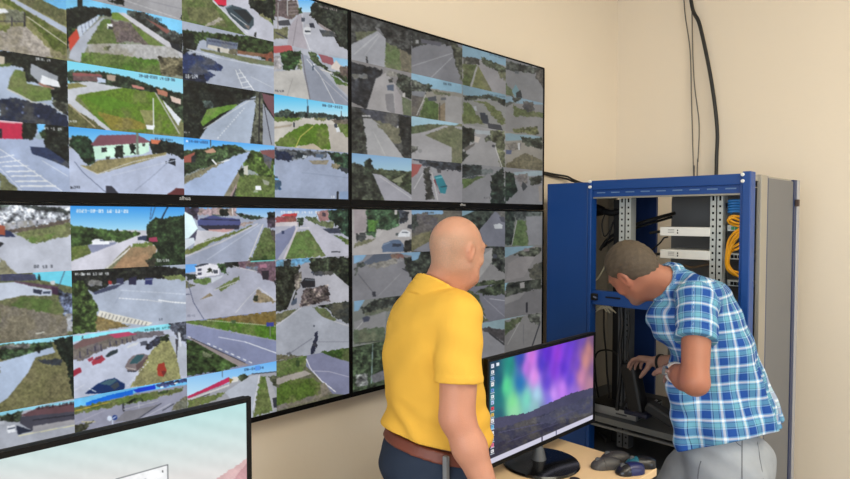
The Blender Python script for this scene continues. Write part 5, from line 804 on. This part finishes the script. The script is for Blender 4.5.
for (a, b_, q) in ((shR, elb, .66), (shL, elL, .64)):
    Fa = Field(Fs.lo, Fs.ax[0][-1:].tolist()+Fs.ax[1][-1:].tolist()+Fs.ax[2][-1:].tolist(), H); Fa.n = Fs.n; Fa.f = np.full(Fs.n, 1., np.float32); Fa.ax = Fs.ax
    d_ = unit_(b_-a); e_ = a+(b_-a)*q; out = unit_(Rv*(1 if a is shR else -1))
    Fa.cap(a, e_+d_*.1, .070, .072, .02); Fa.wave(lambda X, Y, Z: .0022*np.sin(60*Z+25*((X-a[0])*Fv[0]+(Y-a[1])*Fv[1]))); 
    Fc = Fa.copy(); Fc.f = Fa.f-.0022; Fc.plane(e_-d_*.022, -d_); Fa.f = np.minimum(Fa.f, Fc.f); Fa.plane(e_, d_)
    h_ = np.maximum(.008-np.abs(Fs.f-Fa.f), 0)/.008; Fs.f = np.minimum(Fs.f, Fa.f)-h_*h_*.008*.25
# collar: a flared band round the neck
nd = unit_(hc-hU*.055-hF*.030-nb); Fk = Fs.copy(); Fk.f = np.full(Fs.n, 1., np.float32); cu = unit_(Uz+Fv*.62); cc = c(0, -.07, 1.505)
Fk.cap(nb-nd*.02, nb+nd*.2, .098, .066, 0); Fk.plane(cc, cu); Fk.plane(cc-cu*.062, -cu)
Fs.f = np.maximum(Fs.f, .0035-np.abs(Fk.f+.0) if 0 else Fs.f); Fs.f = np.minimum(Fs.f, Fk.f)
Fn = Fs.copy(); Fn.f = np.full(Fs.n, 1., np.float32); Fn.cap(nb+nd*.055, nb+nd*.25, .062, .062, 0); Fs.f = np.maximum(Fs.f, -Fn.f)
me, P3 = Fs.mesh('polo_shirt'); link_mesh('polo_shirt', me, YEL, tw, smooth=True)
# jeans, belt, strap, shoes
DEN = cloth_mat('dark_denim', (44, 54, 72), var=.35, vscale=10, bscale=500)
Fj = Field(lo, V3(hi[0], hi[1], 1.06), .005); torso(Fj, .012); legs(Fj, .014); Fj.ell(c(0, -.055, .87), (.165, .11, .11), [Rv, Fv, Uz], .05, .008); Fj.wave(lambda X, Y, Z: .003*np.sin(70*Z+20*X)*np.exp(-((Z-.85)/.08)**2))
Fbelt = Fj.copy(); Fbelt.f = Fj.f-.007; Fj.plane(c(0, 0, .958), TILT); Fj.plane(c(0, 0, .07), -Uz)
me, _ = Fj.mesh('jeans'); jn = link_mesh('jeans', me, DEN, tw, smooth=True)
Fbelt.plane(c(0, 0, .964), TILT); Fbelt.plane(c(0, 0, .926), -TILT); me, _ = Fbelt.mesh('belt'); link_mesh('belt', me, mat('brown_leather', (110, 56, 42), .5, bump=.1, bscale=150, var=.1), tw, smooth=True)['label'] = 'brown leather belt'
d0 = c(.155, -.075, .94); st_ = at(446, 466, 1.795)
MB().box(st_-V3(.008, .008, .075), st_+V3(.008, .008, .03), .003).build('key_strap', mat('grey_strap', (120, 124, 130), .6), tw)
def shoe(a_, m_, par, nm='shoe', f=Fv):
    Ff = Field(a_-V3(.22, .22, .12), a_+V3(.24, .24, .08), .006); z0 = a_*V3(1, 1, 0)
    Ff.cap(z0+f*-.045+Uz*.045, z0+f*.04+Uz*.045, .045, .042, .02); Ff.cap(z0+f*.02+Uz*.036, z0+f*.165+Uz*.03, .046, .034, .03); Ff.cap(z0-f*.02+Uz*.05, z0-f*.02+Uz*.10, .044, .046, .02); Ff.plane(z0+Uz*.003, -Uz); Ff.plane(z0+Uz*.115, Uz)
    me, _ = Ff.mesh(nm); link_mesh(nm, me, m_, par, smooth=True)
for a_ in ank: shoe(a_, mat('black_shoe', (30, 28, 27), .4), tw)

# ---------- man in the plaid shirt, leaning into the rack
shL, shR = at(697, 299, 2.27), at(712, 300, 2.60); C7 = at(672, 284, 2.44); Hc = at(722, 470, 2.40)
ms = (shL+shR)/2; A = unit_(ms-Hc); Rv = unit_((shR-shL)-A*((shR-shL)@A)); Fv = np.cross(A, Rv)*-1
Fv = Fv if Fv@LAT < 0 else -Fv
TL_ = np.linalg.norm(ms-Hc); ax3 = [Rv, Fv, A]
B0 = Hc*V3(1, 1, 0)
tw = thing('person', B0, 'man in a blue and white plaid shirt and light grey jeans leaning into the rack', 'person')
lo = B0+V3(-.55, -.45, -.01); hi = B0+V3(.62, .85, 1.80)
tc = lambda x, y, z: Hc+Rv*x+Fv*y+A*(z*TL_)
def camv(r, f, u): return LAT*r+FWH*f+Uz*u
hF = unit_(camv(-.38, .72, -.58)); hU = camv(-.55, .2, .80); hU = unit_(hU-hF*(hU@hF)); hR = np.cross(hF, hU); hc = at(631.5, 272, 2.46)
elL, wrL = at(695, 382, 2.12), at(672, 371, 2.33); elR, wrR = at(703, 366, 2.70), at(658, 362, 2.90)
def torso2(F, t=0):
    F.ell(Hc, (.172, .128, .14), ax3, .05, t); F.ell(tc(0, .015, .36), (.170, .135, .19), ax3, .08, t); F.ell(tc(0, .005, .70), (.178, .128, .20), ax3, .08, t); F.ell(at(673, 318, 2.43), (.10, .085, .08), ax3, .08, t)
    F.cap(shL*.9+ms*.1, shR*.9+ms*.1, .064, .064, .05, t); F.ell(tc(0, -.035, .86), (.15, .070, .11), ax3, .06, t)
    F.cap(shL*.6+ms*.4, C7, .055, .050, .05, t); F.cap(shR*.6+ms*.4, C7, .055, .050, .05, t)
hipj = [at(736, 474, 2.31), at(692, 474, 2.49)]; kn2 = [V3(*hipj[0])+Fv*V3(1, 1, 0)*.05+V3(0, 0, -.42), V3(*hipj[1])+Fv*V3(1, 1, 0)*.20+V3(0, 0, -.42)]
an2 = [kn2[0]*V3(1, 1, 0)-Fv*V3(1, 1, 0)*.05+V3(0, 0, .085), kn2[1]*V3(1, 1, 0)-Fv*V3(1, 1, 0)*.02+V3(0, 0, .085)]
def legs2(F, t=0):
    for i in (0, 1): F.cap(hipj[i], kn2[i], .092, .064, .04, t); F.cap(kn2[i], an2[i], .058, .042, .03, t); F.cap(kn2[i]*.7+an2[i]*.3-Fv*.015, an2[i], .054, .038, .03, t)
Fb = Field(lo, hi, H)
torso2(Fb, -.004); head(Fb, hc, [hR, hF, hU], .95); Fb.cap(C7, hc-hU*.05-hF*.035, .062, .060, .03); Fb.cap(C7+Fv*.02-A*.02, hc-hU*.075+hF*.01, .050, .046, .03)
for a, b_, e in ((shL, elL, wrL), (shR, elR, wrR)):
    Fb.cap(a, b_, .056, .045, .03); m_ = b_*.6+e*.4; Fb.cap(b_, m_, .046, .047, .02); Fb.cap(m_, e, .046, .031, .02)
hand(Fb, wrL, FWH*.88+LAT*.46-Uz*.05, -Uz, -LAT, .95)
hR_d = at(637, 357, 3.0)-wrR
hand(Fb, wrR, hR_d, -Uz*.8+FWH*-.3, -FWH-Uz*.6, (.55, .6, .6, .65), thumb=camv(-.30, .05, -.72))
legs2(Fb)
Ff_ = unit_(Fv*V3(1, 1, 0))
for a_ in an2: Fb.cap(a_-Uz*.03-Ff_*.02, a_-Uz*.05+Ff_*.13, .035, .028, .03)
me, P3 = Fb.mesh('body'); loc = (P3-hc)@np.array([hR, hF, hU]).T
ear = np.exp(-(((np.abs(loc[:, 0])-.075)/.02)**2+((loc[:, 1]+.01)/.03)**2+((loc[:, 2]+.01)/.04)**2))
fcolor(me, 'stubble', .6*sstep(-.055, -.075, loc[:, 2])*sstep(.02, .05, loc[:, 1])); fcolor(me, 'ruddy', .35*ear+.35*np.exp(-(((loc[:, 1]-.06)/.05)**2+((loc[:, 2]+.03)/.05)**2))+.2*np.exp(-(np.linalg.norm(P3-elL, axis=1)/.06)**2))
link_mesh('body', me, skin_mat('skin_tanned', (164, 110, 88), (160, 152, 146)), tw, smooth=True); eyes(Fb, tw, mat('brow_hair', (120, 100, 80)))
# hair: short, grey brown
Fh = Field(hc-V3(.17, .17, .17), hc+V3(.17, .17, .17), .0035); Rm = np.array([hR, hF, hU]); s_ = .95
LL = lambda x, y, z: hc+Rm.T@(np.array([x, y, z])*s_)
Fh.ell(LL(0, -.018, .040), np.array((.086, .106, .094))*s_, Rm, 0); Fh.ell(LL(0, -.050, -.002), np.array((.077, .078, .078))*s_, Rm, .03)
def hairn(X, Y, Z): return .0012*np.sin(210*X+40*Z)*np.sin(190*Y+60*Z)+.0008*np.sin(330*Z+120*X+150*Y)
Fh.wave(hairn)
pl_ = lambda p, n: Fh.plane(LL(*p), Rm.T@np.array(n))
pl_((0, .066, .062), (0, .75, -.66)); pl_((0, -.06, -.062), (0, -.12, -1)); pl_((0, .030, -.0), (0, .80, -.60))
for x in (-1, 1): Fh.ell(LL(x*.085, -.004, -.012), (.04, .026, .040), Rm, 0, 0, 's')
me, _ = Fh.mesh('hair'); HAIR = mat('grey_brown_hair', (82, 71, 58), .7, bump=.35, bscale=300, var=.3, vscale=60); link_mesh('hair', me, HAIR, tw, smooth=True)
# plaid shirt
def plaid_mat():
    m = bpy.data.materials.new('blue_plaid_cotton'); m.use_nodes = True; nt = m.node_tree; b = nt.nodes['Principled BSDF']; b.inputs['Roughness'].default_value = .85; b.inputs['Specular IOR Level'].default_value = .15
    a = nt.nodes.new('ShaderNodeAttribute'); a.attribute_name = 'weave'; sp = nt.nodes.new('ShaderNodeSeparateXYZ'); nt.links.new(a.outputs['Vector'], sp.inputs[0]); outs = []
    seq = [(0, (36, 76, 150)), (.30, (128, 172, 208)), (.37, (16, 32, 62)), (.395, (104, 164, 188)), (.63, (16, 32, 62)), (.655, (120, 168, 212)), (.72, (222, 230, 238)), (.83, (120, 168, 212)), (.90, (36, 76, 150)), (.96, (32, 68, 142))]
    for ch, per in (('X', .068), ('Y', .064)):
        d = nt.nodes.new('ShaderNodeMath'); d.operation = 'DIVIDE'; d.inputs[1].default_value = per; fr = nt.nodes.new('ShaderNodeMath'); fr.operation = 'FRACT'; cr = nt.nodes.new('ShaderNodeValToRGB'); cr.color_ramp.interpolation = 'CONSTANT'
        el = cr.color_ramp.elements; el[0].position = 0; el[0].color = rgb(*seq[0][1]); el[1].position = seq[1][0]; el[1].color = rgb(*seq[1][1])
        for p_, c_ in seq[2:]: e = el.new(p_); e.color = rgb(*c_)
        nt.links.new(sp.outputs[ch], d.inputs[0]); nt.links.new(d.outputs[0], fr.inputs[0]); nt.links.new(fr.outputs[0], cr.inputs[0]); outs.append(cr.outputs[0])
    mx = nt.nodes.new('ShaderNodeMix'); mx.data_type = 'RGBA'; mx.inputs[0].default_value = .5; nt.links.new(outs[0], mx.inputs[6]); nt.links.new(outs[1], mx.inputs[7]); nt.links.new(mx.outputs[2], b.inputs['Base Color'])
    n = nt.nodes.new('ShaderNodeTexNoise'); n.inputs['Scale'].default_value = 500; bp = nt.nodes.new('ShaderNodeBump'); bp.inputs['Strength'].default_value = .2; bp.inputs['Distance'].default_value = .01
    tcn = nt.nodes.new('ShaderNodeTexCoord'); nt.links.new(tcn.outputs['Object'], n.inputs['Vector']); nt.links.new(n.outputs['Fac'], bp.inputs['Height']); nt.links.new(bp.outputs['Normal'], b.inputs['Normal']); return m
Fs = Field(V3(lo[0], lo[1], .70), hi-V3(0, 0, .1), H)
torso2(Fs, .016); Fs.ell(tc(0, -.02, .22), (.190, .150, .19), ax3, .06, .01)
tail = [at(735, 345, 2.40), at(778, 427, 2.38)]
for o_ in (-.10, 0, .10): Fs.cap(tail[0]+Rv*o_, tail[1]+Rv*o_*1.25, .055, .020, .06)
for o_ in (-.10, .10): Fs.cap(at(684, 380, 2.40)+Rv*o_, at(690, 455, 2.40)+Rv*o_*1.2, .05, .022, .05)
def fold2(X, Y, Z):
    P_ = [X-Hc[0], Y-Hc[1], Z-Hc[2]]; u = sum(P_[i]*Rv[i] for i in range(3)); v = sum(P_[i]*Fv[i] for i in range(3)); w_ = sum(P_[i]*A[i] for i in range(3))
    fr = np.clip(v*8, 0, 1); return .005*fr*np.sin(62*w_+14*u+2*np.sin(30*v))+.0032*np.sin(30*w_-40*v+10*u)*np.clip((.5-w_)*3, 0, 1)+.0018*np.sin(45*w_+30*v)
Fs.wave(fold2)
h1, h2, h3 = at(695, 449, 2.28), at(790, 428, 2.32), at(695, 444, 2.55); hn = unit_(np.cross(h2-h1, h3-h1)); hn = hn if hn[2] < 0 else -hn; Fs.plane(h1, hn)
Fsl = []
for (a, b_, q) in ((shL, elL, .52), (shR, elR, .55)):
    Fa = Fs.copy(); Fa.f = np.full(Fs.n, 1., np.float32); d_ = unit_(b_-a); e_ = a+(b_-a)*q
    Fa.cap(a, e_+d_*.1, .074, .070, .02); Fa.wave(lambda X, Y, Z: .0025*np.sin(55*Z+40*X)); Fc = Fa.copy(); Fc.f = Fa.f-.0035; Fc.plane(e_-d_*.032, -d_); Fa.f = np.minimum(Fa.f, Fc.f); Fa.plane(e_, d_ + (0 if a is shR else 0)); Fsl.append((Fa, a, d_))
torso_f = Fs.f.copy()
for Fa, a, d_ in Fsl: h_ = np.maximum(.022-np.abs(Fs.f-Fa.f), 0)/.022; Fs.f = np.minimum(Fs.f, Fa.f)-h_*h_*.022*.25
nd = unit_(hc-hU*.05-hF*.035-C7); Fk = Fs.copy(); Fk.f = np.full(Fs.n, 1., np.float32); cc = C7+nd*.050
Fk.cap(C7-nd*.03, C7+nd*.2, .090, .070, 0); Fk.plane(cc, nd+.25*Uz); Fk.plane(cc-nd*.058, -nd); h_ = np.maximum(.008-np.abs(Fs.f-Fk.f), 0)/.008; Fs.f = np.minimum(Fs.f, Fk.f)-h_*h_*.002
Fn = Fs.copy(); Fn.f = np.full(Fs.n, 1., np.float32); Fn.cap(C7+nd*.03, C7+nd*.25, .067, .067, 0); Fs.f = np.maximum(Fs.f, -Fn.f)
me, P3 = Fs.mesh('plaid_shirt')
ix = np.clip(np.round((P3-Fs.lo)/H).astype(int), 0, Fs.n-1); ft = torso_f[ix[:, 0], ix[:, 1], ix[:, 2]]; fk = Fk.f[ix[:, 0], ix[:, 1], ix[:, 2]]
q = P3-Hc; u_ = np.arctan2(q@Rv, -(q@Fv)-.0)*.165; wv = np.stack([u_, q@A, 0*u_], 1)
best = np.abs(ft)
for Fa, a, d_ in Fsl:
    fa = np.abs(Fa.f[ix[:, 0], ix[:, 1], ix[:, 2]]); q = P3-a; e1 = unit_(np.cross(d_, Fv)); e2 = np.cross(d_, e1)
    k = fa < best-.004; best = np.minimum(best, fa); w2 = np.stack([np.arctan2(q@e2, q@e1)*.075+.02, q@d_, 0*u_], 1); wv[k] = w2[k]
k = np.abs(fk) < best-.003; q = P3-C7; e1 = unit_(np.cross(nd, Fv)); e2 = np.cross(nd, e1); w2 = np.stack([np.arctan2(q@e2, q@e1)*.085, q@nd+.03, 0*u_], 1); wv[k] = w2[k]
vec_attr(me, 'weave', wv); link_mesh('plaid_shirt', me, plaid_mat(), tw, smooth=True)
JE = cloth_mat('light_grey_denim', (156, 162, 170), var=.2, vscale=12, bscale=450)
Fj = Field(lo, V3(hi[0], hi[1], 1.06), .005); Fj.ell(Hc, (.172, .128, .14), ax3, .05, .012); Fj.ell(tc(0, .015, .25), (.165, .128, .14), ax3, .06, .012); legs2(Fj, .018); Fj.ell(at(748, 462, 2.42), (.15, .10, .11), ax3, .06, .0)
Fj.wave(lambda X, Y, Z: .004*np.sin(60*Z+25*(X-Y))*np.exp(-((Z-.80)/.10)**2)+.0025*np.sin(90*Z-30*X)*np.exp(-((Z-.46)/.08)**2)); Fj.plane(tc(0, 0, .27), A); Fj.plane(V3(0, 0, .07), -Uz)
me, _ = Fj.mesh('jeans'); jn = link_mesh('jeans', me, JE, tw, smooth=True)
from mathutils.bvhtree import BVHTree
bvh = BVHTree.FromPolygons([tuple(v.co+Vector(B0)) for v in me.vertices], [tuple(p.vertices) for p in me.polygons])
def seam(nm, pts, r, m_):
    P_ = []
    for x, y in pts:
        hit = bvh.ray_cast(Vector(CAM), Vector(unit_(ray(x, y))))
        if hit[0] is not None: P_.append(hit[0])
    if len(P_) > 1: MB().tube(P_, r, 6).build(nm, m_, jn)
SEAM = mat('denim_seam', (104, 108, 116), .8)
seam('side_seam', [(742, y) for y in range(433, 500, 4)], .0022, SEAM)
seam('pocket_seam', [(757, 436), (757.5, 444), (759, 452), (760, 460), (762, 470), (763, 480)], .0018, SEAM)
seam('pocket_seam', [(735, 441), (738, 444), (741, 446)], .0018, SEAM)
seam('fold_shade_line', [(701, 461), (699, 468), (698, 476), (698, 486)], .0025, SEAM)  # dark line drawn for the shade in a thigh fold, not stitching
seam('belt_loop', [(767, 437.5), (770, 437), (772.5, 434)], .005, mat('dark_belt', (44, 42, 44), .6))
for a_ in an2: shoe(a_, mat('grey_shoe', (70, 72, 78), .6), tw, 'shoe', Ff_)
def band(p, d_, r, w_, m_, nm, n=28):
    d_ = unit_(d_); e1 = unit_(np.cross(d_, Uz)); e2 = np.cross(d_, e1); b = MB(); b.sm = True; rings = []
    for rr, h in ((r, -w_), (r+.004, -w_), (r+.004, w_), (r, w_)):
        rings.append([b.bm.verts.new(Vector(p+d_*h+(e1*math.cos(2*math.pi*j/n)+e2*math.sin(2*math.pi*j/n))*rr)) for j in range(n)])
    for i in range(4):
        for j in range(n): b.bm.faces.new((rings[i][j], rings[i][(j+1) % n], rings[(i+1) % 4][(j+1) % n], rings[(i+1) % 4][j]))
    return b.build(nm, m_, tw)
wp = wrL*.80+elL*.20; dl = unit_(wrL-elL); wt = band(wp, dl, .0375, .009, mat('pale_strap', (206, 206, 204), .4), 'watch'); 
fd = unit_(-LAT*.75-FWH*.5+Uz*.2); fd = unit_(fd-dl*(fd@dl))
b = MB(); cy = [wp+fd*.037, wp+fd*.048]; b.tube(cy, .018, 20); b.build('watch_face', CHROME, wt)
band(wrR*.93+elR*.07, wrR-elR, .0345, .006, mat('black_band', (18, 18, 20), .6), 'wrist_band')['label'] = 'black wrist band on the far wrist'
# black device under the hand
pd = at(640, 384, 3.02); zt_ = at(640, 364, 3.0)[2]
t = thing('handheld_device', (pd[0], pd[1], ZS+.05), 'black wedge shaped device on the recorder box, gripped by the leaning man', 'device')
rt = Matrix.Rotation(math.radians(18), 3, Vector((0, 1, 0)))
z0 = ZS+.050; hd = max(.10, zt_-z0)
b = MB(); b.box((pd[0]-.035, pd[1]-.035, z0), (pd[0]+.045, pd[1]+.045, z0+hd), .016, Matrix.Rotation(math.radians(-12), 3, 'X'), (pd[0], pd[1], z0)); b.build('body', BLACKP, t)
b = MB(); b.box((pd[0]-.04, pd[1]-.20, z0+.03), (pd[0]+.03, pd[1]-.045, z0+.085), .014, Matrix.Rotation(math.radians(22), 3, 'X'), (pd[0], pd[1]-.05, z0+.06)); b.build('handle', mat('device_grey', (40, 40, 42), .6), t)
MB().box((pd[0]-.05, pd[1]-.06, z0-.002), (pd[0]+.055, pd[1]+.06, z0+.02), .006).build('foot', mat('device_navy', (24, 28, 52), .5), t)

# ------------------------------------------------------------------ light
wd = bpy.data.worlds.new('world'); SC.world = wd; wd.use_nodes = True; bg = wd.node_tree.nodes['Background']; bg.inputs[0].default_value = (.75, .85, 1, 1); bg.inputs[1].default_value = .8
def area(name, loc, target, sx, sy, power, col):
    l = bpy.data.lights.new(name, 'AREA'); l.shape = 'RECTANGLE'; l.size = sx; l.size_y = sy; l.energy = power; l.color = col
    o = bpy.data.objects.new(name, l); COL.objects.link(o); o.location = loc; d = Vector(target)-Vector(loc); o.rotation_euler = d.to_track_quat('-Z', 'Y').to_euler(); return o
area('window_daylight', (X0R-.12, (WY0+WY1)/2, (WZ0+WZ1)/2), (4, (WY0+WY1)/2, 1.3), 3.0, 1.65, 105, (.82, .91, 1))
area('window_daylight', ((VX0+VX1)/2, Y0R-.12, (VZ0+VZ1)/2), ((VX0+VX1)/2+2.2, 1.0, 1.0), VX1-VX0, VZ1-VZ0, 24, (.74, .87, 1))  # cool fill from the added window, aimed at the lower back wall
area('ceiling_lamp_light', (.5, -1.3, ZC-.03), (.5, -1.3, 0), 2.4, 1.6, 82, (1, .92, .77))
area('ceiling_lamp_light', (2.6, -1.1, ZC-.03), (2.6, -1.1, 0), 1.2, 1.2, 40, (1, .92, .76))
